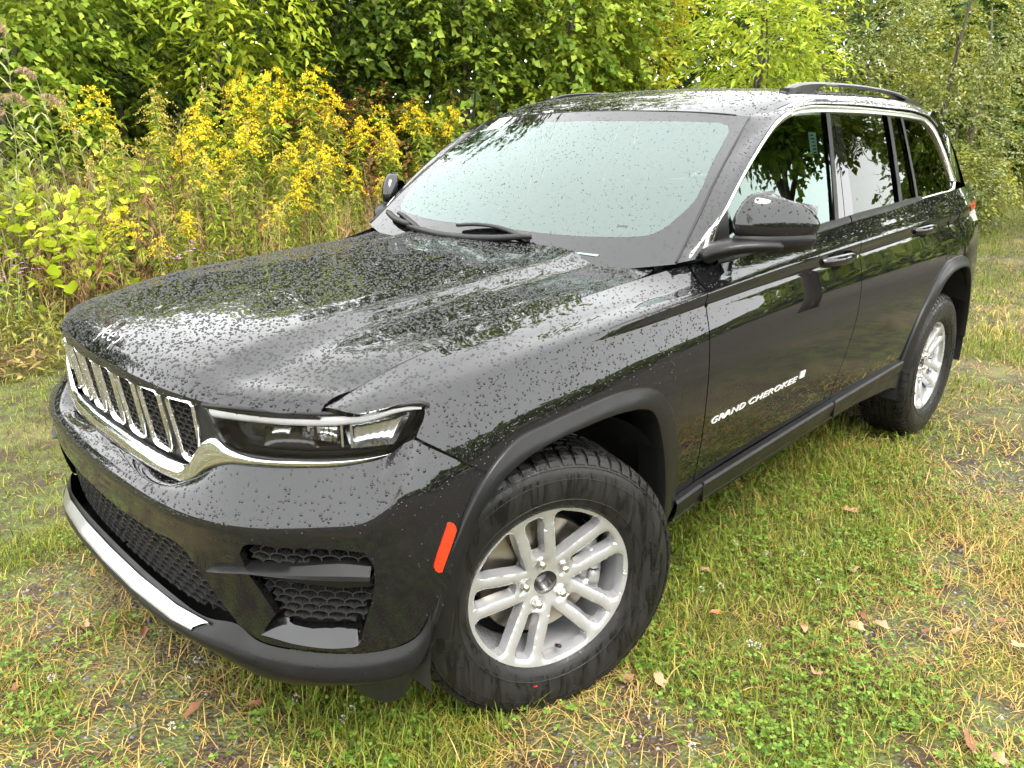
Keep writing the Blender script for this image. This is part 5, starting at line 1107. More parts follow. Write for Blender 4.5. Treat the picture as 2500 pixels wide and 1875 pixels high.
# ---- where the camera can see the lawn
CP = np.array(CAM_POS); FW = np.array(_f); RT = np.array(_r2); UPV = np.array(_u2)
def in_view(P, m=.06):
    q = P - CP; d = q @ FW; x = (q @ RT) / d * 1855.4 / 1250; y = (q @ UPV) / d * 1855.4 / 937.5
    return (d > .1) & (np.abs(x) < 1 + m) & (np.abs(y) < 1 + m), d
def vnoise(x, y, s, seed=0):
    """smooth value noise in 0..1"""
    r = np.random.default_rng(100 + seed); T = r.random((64, 64)); u, v = np.asarray(x) * s + 31.7, np.asarray(y) * s + 17.3
    i, j = np.floor(u).astype(int), np.floor(v).astype(int); f, g = u - i, v - j; f = f * f * (3 - 2 * f); g = g * g * (3 - 2 * g)
    a = lambda p, q: T[p % 64, q % 64]; return (a(i, j) * (1 - f) + a(i + 1, j) * f) * (1 - g) + (a(i, j + 1) * (1 - f) + a(i + 1, j + 1) * f) * g
def bare(x, y):
    """0..1: worn places where soil and grit show"""
    b1 = vnoise(x, y, 1.5, 1) * .6 + vnoise(x, y, 4.2, 2) * .4
    w = np.clip((b1 - .53) * 5, 0, 1) * np.where(np.asarray(y) < -.9, .25, 1)
    for cx, cy, r in ((-1.0, 1.52, .22), (-1.35, 1.62, .2), (-.8, 1.86, .16), (-1.6, 1.48, .18), (-.45, 1.72, .12), (-2.6, 1.45, .5), (-3.6, 1.3, .5), (.86, -.75, .22), (.75, -.62, .15), (.95, -.40, .1)):
        w = np.maximum(w, np.clip(1.4 - np.hypot(x - cx, (y - cy) * 1.3) / r, 0, 1))
    return w
def scatter(n, x0, x1, y0, y1):
    x = rng.uniform(x0, x1, n); y = rng.uniform(y0, y1, n); P = np.stack([x, y, height(x, y)], 1); ok, d = in_view(P); edge = -3.75 + .25 * np.sin(x * .55 + 1.0)
    return P[ok & (y > edge - .3)]
zones = [(170000, -2.6, 1.45, -1.2, 2.1, 1.0), (70000, -6, 1.6, -4.2, 2.1, 1.5), (130000, -26, -2.5, -4.2, 1.8, 2.6)]
VV, FF, kind_ = [], [], []
ct = 0
def blades(P, L, W, lean, bend):
    n = len(P); a = rng.uniform(0, 2 * np.pi, n); D = np.stack([np.cos(a), np.sin(a), 0 * a], 1); S = np.stack([-np.sin(a), np.cos(a), 0 * a], 1) * W[:, None] / 2
    up = np.array([0, 0, 1.0]); m = P + up * (L * .55 * np.cos(lean))[:, None] + D * (L * .55 * np.sin(lean))[:, None]
    tp = m + up * (L * .45 * np.cos(lean + bend))[:, None] + D * (L * .45 * np.sin(lean + bend))[:, None]
    V = np.stack([P - S, P + S, m - S * .8, m + S * .8, tp], 1).reshape(-1, 3); k = np.arange(n)[:, None] * 5
    return V, np.concatenate([k + [0, 1, 3], k + [0, 3, 2], k + [2, 3, 4]], 1).reshape(-1, 3)
grass_V, grass_F, straw_V, straw_F, off_g, off_s = [], [], [], [], 0, 0
for n, x0, x1, y0, y1, sc in zones:
    P = scatter(n, x0, x1, y0, y1); w = bare(P[:, 0], P[:, 1]); near = sc == 1.0
    keep = rng.random(len(P)) > w * .80; P = P[keep]; w = w[keep]; dry = vnoise(P[:, 0], P[:, 1], 2.3, 5) * .55 + vnoise(P[:, 0], P[:, 1], .8, 6) * .25 + w * .5 + rng.random(len(P)) * .60 - np.clip((.7 - P[:, 1]) * .17, 0, .5)
    isd = dry > .72; L = rng.gamma(5, .0085, len(P)) * (1.15 + .4 * (vnoise(P[:, 0], P[:, 1], 1.1, 8) > .6)) * (1 if near else 1.25); L = np.clip(L, .015, .12) * np.where(P[:, 1] < 0, .85, 1)
    W = rng.uniform(.0018, .0036, len(P)) * sc; ln = np.abs(rng.normal(.55, .35, len(P))); bd = rng.uniform(.1, 1.1, len(P)); ln[isd] += .55; P = P - [0, 0, .004]
    V, F = blades(P[~isd], L[~isd], W[~isd], ln[~isd], bd[~isd]); grass_V.append(V); grass_F.append(F + off_g); off_g += len(V)
    V, F = blades(P[isd], L[isd] * 1.1, W[isd] * .9, ln[isd], bd[isd]); straw_V.append(V); straw_F.append(F + off_s); off_s += len(V)
G_GRASS = leaf_mat('grass_blade', [(.06, .09, .010), (.11, .15, .016), (.19, .22, .026), (.28, .27, .05)], .3, .4)
G_STRAW = leaf_mat('straw_blade', [(.20, .115, .035), (.34, .22, .065), (.44, .32, .11), (.27, .20, .05)], .15, .6)
tag(fast_mesh('grass', np.vstack(grass_V), np.vstack(grass_F), G_GRASS), 'short green lawn grass growing all round the car', 'grass', kind='stuff')
tag(fast_mesh('dry_grass', np.vstack(straw_V), np.vstack(straw_F), G_STRAW), 'straw-coloured dead grass matted between the green blades', 'grass', kind='stuff')
# clover: three leaflets each on a short stalk
P = np.vstack([scatter(26000, -2.6, 1.45, -1.2, 2.1), scatter(16000, -6, 1.6, -4.2, 2.1), scatter(9000, -14, -2.5, -3.8, 1.8)]); w = bare(P[:, 0], P[:, 1])
cl_ = vnoise(P[:, 0], P[:, 1], 2.6, 9) * .6 + vnoise(P[:, 0], P[:, 1], 6.5, 10) * .4; P = P[(cl_ > .36 + rng.random(len(P)) * .26) & (rng.random(len(P)) > w * .85)]
n = len(P); h = rng.uniform(.018, .05, n); ctr = P + np.stack([rng.normal(0, .008, n), rng.normal(0, .008, n), h], 1); a0 = rng.uniform(0, 2 * np.pi, n); sz = rng.uniform(.006, .0135, n)
VV, FF = [], []
for k in range(3):
    a = a0 + k * 2 * np.pi / 3; A = np.stack([np.cos(a), np.sin(a), rng.uniform(-.15, .3, n)], 1); Nn = np.stack([rng.normal(0, .25, n), rng.normal(0, .25, n), np.ones(n)], 1)
    A = unit(A); B = unit(np.cross(A, Nn)); s1 = sz[:, None]
    V = np.stack([ctr, ctr + A * s1 * .55 + B * s1 * .5, ctr + A * s1 * 1.0 + B * s1 * .38, ctr + A * s1 * .92, ctr + A * s1 * 1.0 - B * s1 * .38, ctr + A * s1 * .55 - B * s1 * .5], 1).reshape(-1, 3); i0 = np.arange(n)[:, None] * 6
    VV.append(V); FF.append(np.concatenate([i0 + [0, 2, 1], i0 + [0, 3, 2], i0 + [0, 4, 3], i0 + [0, 5, 4]], 1).reshape(-1, 3) + k * n * 6)
CLOV = leaf_mat('clover_leaf', [(.04, .095, .012), (.08, .15, .018), (.13, .21, .03), (.19, .26, .05)], .3, .5)
tag(fast_mesh('clover', np.vstack(VV), np.vstack(FF), CLOV), 'low clover with three-part leaves spread through the lawn', 'clover', kind='stuff')
# grit in the worn places
P = np.vstack([scatter(60000, -3.2, 1.3, -1.2, 2.1), scatter(20000, -9, -2, -.5, 1.8)]); w = bare(P[:, 0], P[:, 1]); P = P[(w > .55) & (rng.random(len(P)) < .55 * w)]; n = len(P); r = rng.gamma(3, .0014, n).clip(.002, .012)
oct_ = np.array([(1, 0, 0), (0, 1, 0), (-1, 0, 0), (0, -1, 0), (0, 0, .7), (0, 0, -.6)]); V = (oct_[None] * rng.uniform(.6, 1.3, (n, 6, 1)) * r[:, None, None] + P[:, None]).reshape(-1, 3)
of_ = np.array([(0, 1, 4), (1, 2, 4), (2, 3, 4), (3, 0, 4), (1, 0, 5), (2, 1, 5), (3, 2, 5), (0, 3, 5)]); F = (of_[None] + np.arange(n)[:, None, None] * 6).reshape(-1, 3)
nt = NT('grit'); g = nt.n('ShaderNodeNewGeometry'); nt.bsdf(nt.ramp(g.outputs['Random Per Island'], [(0, (.035, .035, .04)), (.6, (.09, .088, .09)), (1, (.22, .20, .18))]), .45, 0, 0, .1, .5)
tag(fast_mesh('gravel', V, F, nt.m), 'dark wet grit showing in the worn patches of lawn', 'gravel', kind='stuff')

# ---- trees
BARK = simple_mat('grey_bark', (.075, .06, .045), .85)
STEM = simple_mat('green_stem', (.12, .14, .03), .7); BROWN = simple_mat('dry_stem', (.17, .105, .05), .8)
def tube_np(pts, r, n=6):
    mb = MB(); mb.tube(pts, r, n, True); return mb
def twig_leaves(C, out, nper, twig, L, W, spread=.5):
    """a drooping twig with leaves left and right of it, for each centre C with outward direction out"""
    n = len(C); k = nper; t = np.linspace(.08, 1, k)[None, :, None]; D = unit(out + rng.normal(0, spread, (n, 3)) + [0, 0, .12]); tw = rng.uniform(.7, 1.3, (n, 1, 1)) * twig
    pos = C[:, None] + D[:, None] * t * tw - np.array([0, 0, 1.0]) * (t ** 2) * tw * .42
    side = unit(np.cross(D, [0, 0, 1.0])); sg = np.where(np.arange(k) % 2 == 0, 1, -1)[None, :, None]
    A = D[:, None] * .75 + side[:, None] * sg * rng.uniform(.5, 1.1, (n, k, 1)) + rng.normal(0, .22, (n, k, 3)) - [0, 0, .25]
    Nn = np.array([0, 0, 1.0]) + rng.normal(0, .42, (n, k, 3)) + D[:, None] * .35; m = n * k; sc = rng.uniform(.7, 1.25, m)
    return leaves((pos + rng.normal(0, .012, pos.shape)).reshape(-1, 3), A.reshape(-1, 3), Nn.reshape(-1, 3), L * sc, W * sc)
def tree(name, x, y, label, crown, mat, trunk_h, trunk_r, twigs, nper, twig, L, W, cat='tree', group=None, hang=0.0, bark=None):
    """crown: list of lumps (dx,dy,z,rx,ry,rz,weight)"""
    z0 = float(height(x, y)); t = empty(name, (x, y, z0)); tag(t, label, cat, group)
    cr = np.array(crown, float); wt = cr[:, 6] / cr[:, 6].sum(); k = rng.choice(len(cr), twigs, p=wt); d = unit(rng.normal(0, 1, (twigs, 3))); rad = rng.uniform(.35, 1.0, twigs) ** .55
    rad *= 1 + .22 * np.sin(d[:, 0] * 5 + k) * np.sin(d[:, 2] * 6 + 2 * k)
    C = cr[k, :3] + d * cr[k, 3:6] * rad[:, None]; C[:, 2] = np.maximum(C[:, 2], .12)
    V, F = twig_leaves(C, d, nper, twig, L, W); o = fast_mesh('crown', V, F, mat, t)
    mb = MB(); top = cr[:, 2].max() * .8; lean = rng.normal(0, .12, 2); pts = [(lean[0] * s ** 2 * 2 + .05 * math.sin(5 * s), lean[1] * s ** 2 * 2, top * s - .05) for s in np.linspace(0, 1, 10)]; mb.tube(pts, [trunk_r * (1 - .75 * s) for s in np.linspace(0, 1, 10)], 8); mb.build('trunk', bark or BARK, t)
    for q in cr:
        s = min(.9, max(.15, (q[2] - .4 * q[5]) / top * .8)); p0 = np.array(pts[int(s * 9)]); e = q[:3] + rng.normal(0, .15, 3); m_ = (p0 + e) / 2 + rng.normal(0, .12, 3) + [0, 0, .1]
        mb = MB(); mb.tube(spline([p0, m_, e], 8), [trunk_r * .45 * (1 - .8 * i / 7) for i in range(8)], 6); mb.build('limb', bark or BARK, t)
    return t
# greens measured from the photograph's families of foliage
L_DARK = leaf_mat('vine_leaf', [(.045, .085, .012), (.10, .165, .018), (.18, .25, .03), (.27, .33, .05)], .4, .3, .8, [(.14, .20, .02), (.24, .31, .03), (.36, .41, .06)])
L_SHADE = leaf_mat('shade_vine_leaf', [(.035, .07, .010), (.07, .12, .014), (.14, .20, .022), (.24, .30, .04)], .35, .3, 1.4, [(.06, .11, .015), (.15, .21, .03)])  # darker vine leaf: the shady gaps between crowns are put into its colour
L_LIME = leaf_mat('lime_leaf', [(.16, .24, .02), (.27, .36, .03), (.38, .45, .04), (.46, .48, .05)], .45, .4)
L_MID = leaf_mat('bush_leaf', [(.09, .17, .02), (.16, .25, .03), (.25, .34, .04), (.34, .40, .05)], .4, .38, 1.6, [(.22, .30, .03), (.36, .42, .05)])
L_YEL = leaf_mat('yellow_leaf', [(.26, .28, .02), (.42, .39, .02), (.56, .47, .03), (.30, .34, .03)], .45, .4, .9, [(.20, .26, .02), (.32, .37, .03)])
L_OLIVE = leaf_mat('olive_leaf', [(.06, .085, .014), (.11, .14, .022), (.19, .22, .045), (.40, .42, .28)], .3, .4, .8, [(.17, .19, .02), (.28, .28, .03)])
L_RUST = leaf_mat('rust_leaf', [(.12, .045, .02), (.20, .08, .025), (.13, .11, .03), (.27, .20, .04)], .3, .5)
# left to right through the frame
tree('bushy_tree', -.75, -7.3, 'light green bushy tree at the far left behind the reeds', [(0, 0, 1.5, 1.2, .9, 1.2, 4), (.5, .3, .8, .9, .7, .7, 2), (-.5, .2, 2.2, 1.0, .8, .7, 2), (0, 0, 2.6, 1.3, 1.1, .6, 2)], L_MID, 3, .05, 950, 12, .42, .085, .060)
tree('dark_tree', -2.6, -8.9, 'dark green shaded tree between the light bush and the lime tree', [(0, 0, 1.6, 1.2, 1.0, 1.5, 4), (.3, .2, 2.7, 1.4, 1.2, .8, 3)], L_SHADE, 4, .06, 900, 12, .42, .095, .070)
tree('lime_tree', -3.05, -6.9, 'bright yellow-green young tree behind the tallest goldenrod', [(0, 0, 1.3, .75, .6, 1.1, 3), (-.1, .1, 2.5, 1.0, .8, .9, 4), (.1, 0, 2.9, 1.0, .9, .6, 2)], L_LIME, 3, .035, 620, 10, .45, .105, .052)
tree('vine_tree', -4.9, -7.4, 'dark tree draped in grape vine left of the windscreen', [(0, 0, 1.2, 1.2, .9, 1.2, 4), (-.3, .2, 2.6, 1.3, 1.0, 1.1, 4), (.3, 0, 3.6, 1.6, 1.3, 1.0, 3), (-.4, 0, 5.6, 1.5, 1.3, 1.3, 2.5)], L_SHADE, 4, .06, 1400, 12, .40, .100, .085)
tree('vine_tree', -6.4, -6.5, 'vine covered tree rising directly behind the windscreen', [(0, 0, 1.3, 1.3, .9, 1.3, 4), (.2, .1, 2.9, 1.4, 1.0, 1.2, 4), (-.2, 0, 4.6, 1.6, 1.4, 1.4, 3), (.1, 0, 6.2, 1.5, 1.4, 1.2, 2), (0, 0, 7.8, 1.5, 1.4, 1.2, 2)], L_DARK, 4, .07, 1600, 12, .40, .100, .085)
tree('vine_tree', -8.0, -5.9, 'pale broad-leaved vine tree behind the middle of the roof', [(0, 0, 1.4, 1.2, .9, 1.3, 4), (.1, .2, 2.9, 1.3, 1.0, 1.1, 4), (0, 0, 4.6, 1.5, 1.3, 1.4, 2), (0, -.3, 6.6, 1.7, 1.4, 1.4, 2)], L_MID, 4, .06, 1250, 12, .40, .100, .088)
tree('yellow_tree', -9.9, -6.4, 'yellow autumn tree behind the near roof rail', [(0, 0, 1.6, 1.2, 1.0, 1.5, 4), (.2, 0, 3.2, 1.3, 1.1, 1.2, 4), (0, 0, 5.2, 1.5, 1.4, 1.4, 2)], L_YEL, 4, .06, 1100, 12, .42, .095, .060)
tree('ash_tree', -9.3, -3.6, 'yellow-green tree with drooping leaf sprays above the rear roof', [(0, 0, 2.7, 1.25, .8, .75, 5), (.6, .3, 3.2, .9, .7, .7, 3), (-.4, -.3, 1.9, .7, .6, .5, 1.3), (0, 0, 4.4, 1.4, 1.2, 1.1, 3)], L_LIME, 3.5, .07, 620, 11, .50, .115, .042)
tree('olive_tree', -12.2, -3.9, 'grey-green small-leaved tree at the right behind the tailgate', [(0, 0, 1.5, 1.5, 1.1, 1.5, 4), (.3, .2, 3.2, 1.6, 1.2, 1.3, 4), (-.6, .4, 2.3, 1.3, 1.0, 1.2, 2), (0, 0, 5.2, 1.7, 1.5, 1.5, 2)], L_OLIVE, 4, .06, 1700, 13, .34, .062, .034)
tree('olive_tree', -15.5, -3.0, 'grey-green small-leaved tree at the right edge of the frame', [(0, 0, 1.6, 1.7, 1.2, 1.6, 4), (.2, .1, 3.6, 1.8, 1.3, 1.5, 4), (0, 0, 6.0, 1.8, 1.6, 1.5, 2)], L_OLIVE, 4, .06, 1500, 13, .38, .072, .040)
tree('olive_tree', -20.5, -3.8, 'distant small-leaved tree closing the end of the lawn', [(0, 0, 1.9, 2.4, 1.6, 1.9, 4), (0, 0, 4.6, 2.6, 2.0, 2.0, 4)], L_OLIVE, 4, .14, 900, 12, .5, .11, .07)
tree('rusty_shrub', -4.0, -6.35, 'small russet-leaved shrub at the foot of the vine trees', [(0, 0, .7, .7, .45, .6, 3), (-.7, .1, .9, .5, .4, .5, 2)], L_RUST, .8, .03, 230, 9, .28, .07, .05, 'shrub')
tree('poplar_sapling', -10.6, -2.9, 'sapling with pale undersides beside the tailgate', [(0, 0, .9, .35, .3, .8, 3), (.05, 0, 1.7, .22, .22, .5, 2)], leaf_mat('poplar_leaf', [(.13, .20, .05), (.22, .28, .09), (.52, .55, .44)], .25, .4), 1.8, .02, 150, 9, .22, .07, .055, 'sapling')
tree('bramble', -13.6, -1.9, 'leafy bramble with pale leaves at the right edge of the lawn', [(0, 0, .7, .9, .6, .7, 3), (-1.6, -.3, .8, 1.0, .6, .7, 3)], L_OLIVE, 1, .03, 420, 10, .30, .075, .05, 'shrub')
# the wood that closes the view behind them
n = 48000; C = np.stack([rng.uniform(-36, 6, n), rng.uniform(-14.5, -9.8, n), rng.uniform(.0, 1, n) ** 1.15 * 4.3], 1); C[:, 2] *= 1 + np.clip((-C[:, 0] - 5) / 6, 0, .5); C[:, 1] += np.clip((-C[:, 0] - 14) * .38, 0, 5.5)
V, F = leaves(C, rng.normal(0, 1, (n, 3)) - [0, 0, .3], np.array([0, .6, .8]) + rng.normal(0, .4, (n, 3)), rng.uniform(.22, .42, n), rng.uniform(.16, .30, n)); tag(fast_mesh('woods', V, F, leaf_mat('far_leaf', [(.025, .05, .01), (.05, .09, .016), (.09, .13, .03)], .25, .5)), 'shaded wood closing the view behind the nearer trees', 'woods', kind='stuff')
# trees on the open side behind the photographer: the car mirrors them
tree('maple_tree', -9.6, 4.9, 'spreading maple on the open side whose branches hang towards the car', [(0, -.3, 5.0, 2.2, 1.5, .9, 4), (1.6, -.9, 4.5, 1.3, .8, .45, 1.6), (.6, -1.0, 4.0, 1.0, .6, .3, .8), (-1.2, -.6, 4.3, 1.6, 1.0, .5, 1.6), (0, .3, 6.4, 2.4, 1.9, 1.4, 3)], L_DARK, 4.8, .17, 900, 11, .60, .17, .13)
tree('maple_tree', -15.0, 2.9, 'dense maple further along the open side of the lawn', [(0, 0, 2.6, 2.2, 1.3, 1.8, 4), (0, 0, 5.2, 2.6, 1.8, 1.8, 4), (1.0, -.4, 3.4, 1.4, .8, 1.0, 2)], L_DARK, 4.5, .18, 850, 11, .65, .20, .16)
tree('thin_tree', 9.5, 9.0, 'thin-crowned tree standing far behind the photographer', [(0, 0, 4.8, 1.6, 1.5, 1.3, 3), (.3, -.3, 6.8, 1.4, 1.3, 1.1, 2)], L_MID, 5, .12, 260, 10, .5, .15, .11)
n = 5200; C = np.stack([rng.uniform(-40, -28, n), rng.uniform(-8, 16, n), rng.uniform(0, 1, n) ** 1.1], 1); C[:, 2] *= np.where(C[:, 1] < 1.5, 8.0, 3.2)
V, F = leaves(C, rng.normal(0, 1, (n, 3)) - [0, 0, .3], np.array([.7, 0, .7]) + rng.normal(0, .4, (n, 3)), rng.uniform(.6, 1.1, n), rng.uniform(.45, .8, n)); tag(fast_mesh('woods', V, F, L_DARK), 'wood at the far end of the lawn behind the car', 'woods', kind='stuff')
n = 2600; C = np.stack([rng.uniform(-30, 14, n), rng.uniform(15, 19, n), rng.uniform(.1, 1, n) ** .8 * 2.6], 1)
V, F = leaves(C, rng.normal(0, 1, (n, 3)), np.array([0, -.6, .8]) + rng.normal(0, .4, (n, 3)), rng.uniform(.5, .9, n), rng.uniform(.4, .7, n)); tag(fast_mesh('hedge_foliage', V, F, L_DARK), 'far hedge along the open side of the lot', 'hedge', kind='stuff')

# ---- weeds on the bank
def protos(make, n): return [make(k) for k in range(n)]
def copy_tree(root, loc, rz, sc, label, cat, group, tilt=0.0):
    r = root.copy(); COL.objects.link(r); r.location = loc; r.rotation_euler = (rng.normal(0, .06) + tilt, rng.normal(0, .06), rz); r.scale = (sc, sc, sc); tag(r, label, cat, group)
    for ch in root.children: c = ch.copy(); COL.objects.link(c); c.parent = r
    return r
def drop_tree(root):
    for ch in list(root.children): bpy.data.objects.remove(ch)
    bpy.data.objects.remove(root)
L_GOLD = leaf_mat('goldenrod_leaf', [(.14, .22, .03), (.24, .32, .04), (.36, .40, .05), (.44, .40, .07)], .4, .45)
F_GOLD = leaf_mat('goldenrod_flower', [(.50, .36, .012), (.68, .50, .018), (.78, .60, .03), (.50, .44, .04)], .3, .6)
F_FADE = leaf_mat('faded_flower', [(.40, .28, .05), (.50, .38, .08), (.40, .40, .08)], .3, .6)
def goldenrod(k):
    g = empty('goldenrod'); H = 1.25 + .1 * (k % 3); bend = rng.normal(0, .08, 2); zz = np.linspace(0, 1, 8); st = np.stack([bend[0] * zz ** 2, bend[1] * zz ** 2, H * zz], 1)
    mb = MB(); mb.tube(st, [.006 - .004 * z for z in zz], 5); mb.build('stem', STEM if k % 3 else BROWN, g)
    n = 130; t = rng.uniform(.10, .90, n); a = rng.uniform(0, 2 * np.pi, n); P = np.stack([bend[0] * t ** 2, bend[1] * t ** 2, H * t], 1); A = np.stack([np.cos(a), np.sin(a), rng.uniform(-.35, .5, n)], 1)
    V, F = leaves(P, A, np.tile([0, 0, 1.0], (n, 1)) + rng.normal(0, .3, (n, 3)), rng.uniform(.07, .13, n), rng.uniform(.010, .019, n), .1, .35); tag(fast_mesh('foliage', V, F, L_GOLD, g), kind='stuff')
    Vs, Fs, o = [], [], 0; nb = (14, 18, 8, 20, 10, 6)[k]
    for j in range(nb):
        f = j / nb; a = rng.uniform(0, 2 * np.pi); z = H * (.74 + .26 * f); ln = .20 * (1 - f * .75) + .03; m = int(24 * (1 - .5 * f)) + 6; s = np.linspace(.15, 1, m)
        pts = np.stack([bend[0] + np.cos(a) * ln * s, bend[1] + np.sin(a) * ln * s, z + ln * .75 * s - ln * .85 * s ** 2.4], 1) + rng.normal(0, .006, (m, 3)) + [0, 0, .008]
        V, F = leaves(pts, rng.normal(0, 1, (m, 3)) + [0, 0, .7], rng.normal(0, 1, (m, 3)), rng.uniform(.014, .026, m), rng.uniform(.011, .020, m), .2, 0); Vs.append(V); Fs.append(F + o); o += len(V)
    tag(fast_mesh('flower_plume', np.vstack(Vs), np.vstack(Fs), F_FADE if k in (2, 5) else F_GOLD, g), kind='stuff'); return g
def reed(k):
    g = empty('reed'); H = 2.0 + .15 * (k % 3); zz = np.linspace(0, 1, 9); bx = .12 + .08 * k; st = np.stack([bx * zz ** 2, .03 * zz, H * zz], 1); mb = MB(); mb.tube(st, [.006 - .0035 * z for z in zz], 5); mb.build('stem', leafm_reed, g)
    n = 15; t = np.linspace(.15, .9, n); a = rng.uniform(0, 2 * np.pi, n); P = np.stack([bx * t ** 2, .03 * t, H * t], 1); Vs, Fs, o = [], [], 0
    for i in range(n):
        ln = rng.uniform(.32, .55); w = rng.uniform(.014, .024); D = np.array([np.cos(a[i]), np.sin(a[i]), 0]); S = np.array([-D[1], D[0], 0]); s = np.linspace(0, 1, 6); c = P[i] + D * (ln * .8 * s)[:, None] + np.array([0, 0, 1]) * (ln * (.75 * s - .75 * s ** 2.2))[:, None]; ww = (w * (1 - s ** 2) + .001)[:, None] / 2
        V = np.stack([c - S * ww, c + S * ww], 1).reshape(-1, 3); F = np.array([(2 * q, 2 * q + 1, 2 * q + 3) for q in range(5)] + [(2 * q, 2 * q + 3, 2 * q + 2) for q in range(5)]); Vs.append(V); Fs.append(F + o); o += len(V)
    tag(fast_mesh('blades', np.vstack(Vs), np.vstack(Fs), leafm_reed, g), kind='stuff')
    n = 150; t = rng.random(n); P = st[-1] + np.stack([.16 * t + rng.normal(0, .028, n) * (1 - t * .6), rng.normal(0, .028, n) * (1 - t * .6), .26 * t - .17 * t ** 2 * 1.2], 1); V, F = leaves(P, np.array([.7, 0, -.4]) + rng.normal(0, .35, (n, 3)), rng.normal(0, 1, (n, 3)), rng.uniform(.04, .07, n), rng.uniform(.005, .009, n), .1, .3); tag(fast_mesh('plume', V, F, leafm_plume, g), kind='stuff'); return g
leafm_reed = leaf_mat('reed_blade', [(.15, .20, .06), (.25, .30, .12), (.38, .36, .17), (.20, .26, .08)], .35, .4); leafm_plume = leaf_mat('reed_plume', [(.30, .21, .13), (.42, .31, .20), (.36, .26, .17)], .3, .7)
def dry_stalk(k):
    g = empty('dry_weed'); H = .8 + .12 * (k % 3); mb = MB(); 
    mb.tube([(0, 0, 0), (.03, .01, H * .5), (.02 + .05 * (k % 2), 0, H)], [.0045, .0035, .0015], 4)
    for j in range(13):
        t = rng.uniform(.25, .95); a = rng.uniform(0, 2 * np.pi); l = rng.uniform(.12, .30) * (1.15 - t * .6); p = np.array([.03 * t, .01 * t, H * t]); d = np.array([math.cos(a), math.sin(a), 1.5]) * l * .6; mb.tube([p, p + d * .5 + [0, 0, .01], p + d], [.0022, .0017, .001], 3)
        for q in range(2):
            b2 = rng.uniform(0, 2 * np.pi); p2 = p + d * rng.uniform(.4, .9); mb.tube([p2, p2 + np.array([math.cos(b2), math.sin(b2), 1.2]) * l * .28], [.0014, .0008], 3)
    mb.build('stalk', BROWN if k % 2 else simple_mat('tan_stem', (.34, .24, .10), .8), g)
    n = 26; t = rng.uniform(.05, .8, n); a = rng.uniform(0, 2 * np.pi, n); V, F = leaves(np.stack([.03 * t, .01 * t, H * t], 1), np.stack([np.cos(a), np.sin(a), rng.uniform(-1.2, .1, n)], 1), rng.normal(0, 1, (n, 3)) + [0, 0, 1], rng.uniform(.05, .10, n), rng.uniform(.012, .022, n), .3, .3); tag(fast_mesh('withered_leaves', V, F, L_WITH, g), kind='stuff'); return g
L_WITH = leaf_mat('withered_leaf', [(.10, .045, .022), (.17, .075, .035), (.26, .14, .06), (.20, .17, .05)], .2, .7)
def vine(k):
    g = empty('grape_vine'); n = 46; P = np.stack([rng.normal(0, .20, n), rng.normal(0, .16, n), rng.uniform(.30, .98, n)], 1); mb = MB()
    for j in range(5): e = P[j * 9]; mb.tube([(0, 0, 0), e * [.35, .35, .5] + [0, 0, .1], e], [.005, .004, .002], 4)
    mb.build('cane', BROWN, g); m = n; A = unit(np.stack([rng.normal(0, 1, m), rng.normal(0, 1, m) + .5, rng.normal(-.5, .3, m)], 1)); Nn = unit(np.stack([rng.normal(.2, .4, m), rng.normal(.6, .4, m), np.full(m, .8)], 1)); B = unit(np.cross(A, Nn)); L = rng.uniform(.07, .125, m)[:, None]
    th = np.linspace(0, 2 * np.pi, 10)[:-1]; rad = np.array([1, .82, .95, .75, .35, .75, .95, .82, .98])[:9]; V = np.concatenate([P[:, None], P[:, None] + (A[:, None] * (np.cos(th) * rad)[None, :, None] + B[:, None] * (np.sin(th) * rad)[None, :, None]) * L[:, None] * .62 - Nn[:, None] * (L[:, None] * .10 * np.abs(np.sin(th))[None, :, None])], 1).reshape(-1, 3)
    F = np.concatenate([np.array([(0, 1 + i, 1 + (i + 1) % 9) for i in range(9)]) + q * 10 for q in range(m)]); tag(fast_mesh('foliage', V, F, L_VINE, g), kind='stuff'); return g
L_VINE = leaf_mat('lime_vine_leaf', [(.30, .40, .02), (.42, .52, .03), (.52, .58, .05), (.36, .44, .04)], .4, .45)
def aster(k):
    g = empty('aster'); mb = MB()
    for j in range(6): a = j * 1.05; mb.tube([(0, 0, 0), (.05 * math.cos(a), .05 * math.sin(a), .25), (.13 * math.cos(a), .13 * math.sin(a), .46 + .03 * j)], [.003, .0025, .0015], 4)
    mb.build('stem', STEM, g); n = 60; t = rng.uniform(.1, .9, n); a = rng.choice(6, n) * 1.05; V, F = leaves(np.stack([.13 * t ** 1.5 * np.cos(a), .13 * t ** 1.5 * np.sin(a), .5 * t], 1), rng.normal(0, 1, (n, 3)) + [0, 0, .3], rng.normal(0, .5, (n, 3)) + [0, 0, 1], rng.uniform(.04, .07, n), rng.uniform(.008, .014, n)); tag(fast_mesh('foliage', V, F, L_MID, g), kind='stuff')
    Vs, Fs, o = [], [], 0
    for j in range(6):
        for q in range(2 + k % 2):
            a = j * 1.05; c = np.array([.13 * math.cos(a) + rng.normal(0, .03), .13 * math.sin(a) + rng.normal(0, .03), .48 + .03 * j + rng.normal(0, .02)]); th = np.linspace(0, 2 * np.pi, 13)[:-1]; A = np.stack([np.cos(th), np.sin(th), np.full(12, .25)], 1); V, F = leaves(np.tile(c, (12, 1)), A, np.tile([0, 0, 1.0], (12, 1)), np.full(12, .017), np.full(12, .006), 0, 0); Vs.append(V); Fs.append(F + o); o += len(V)
    tag(fast_mesh('flower_heads', np.vstack(Vs), np.vstack(Fs), ASTER, g), kind='stuff'); return g
ASTER = leaf_mat('aster_petal', [(.36, .12, .36), (.48, .20, .46), (.42, .18, .48)], .25, .5)
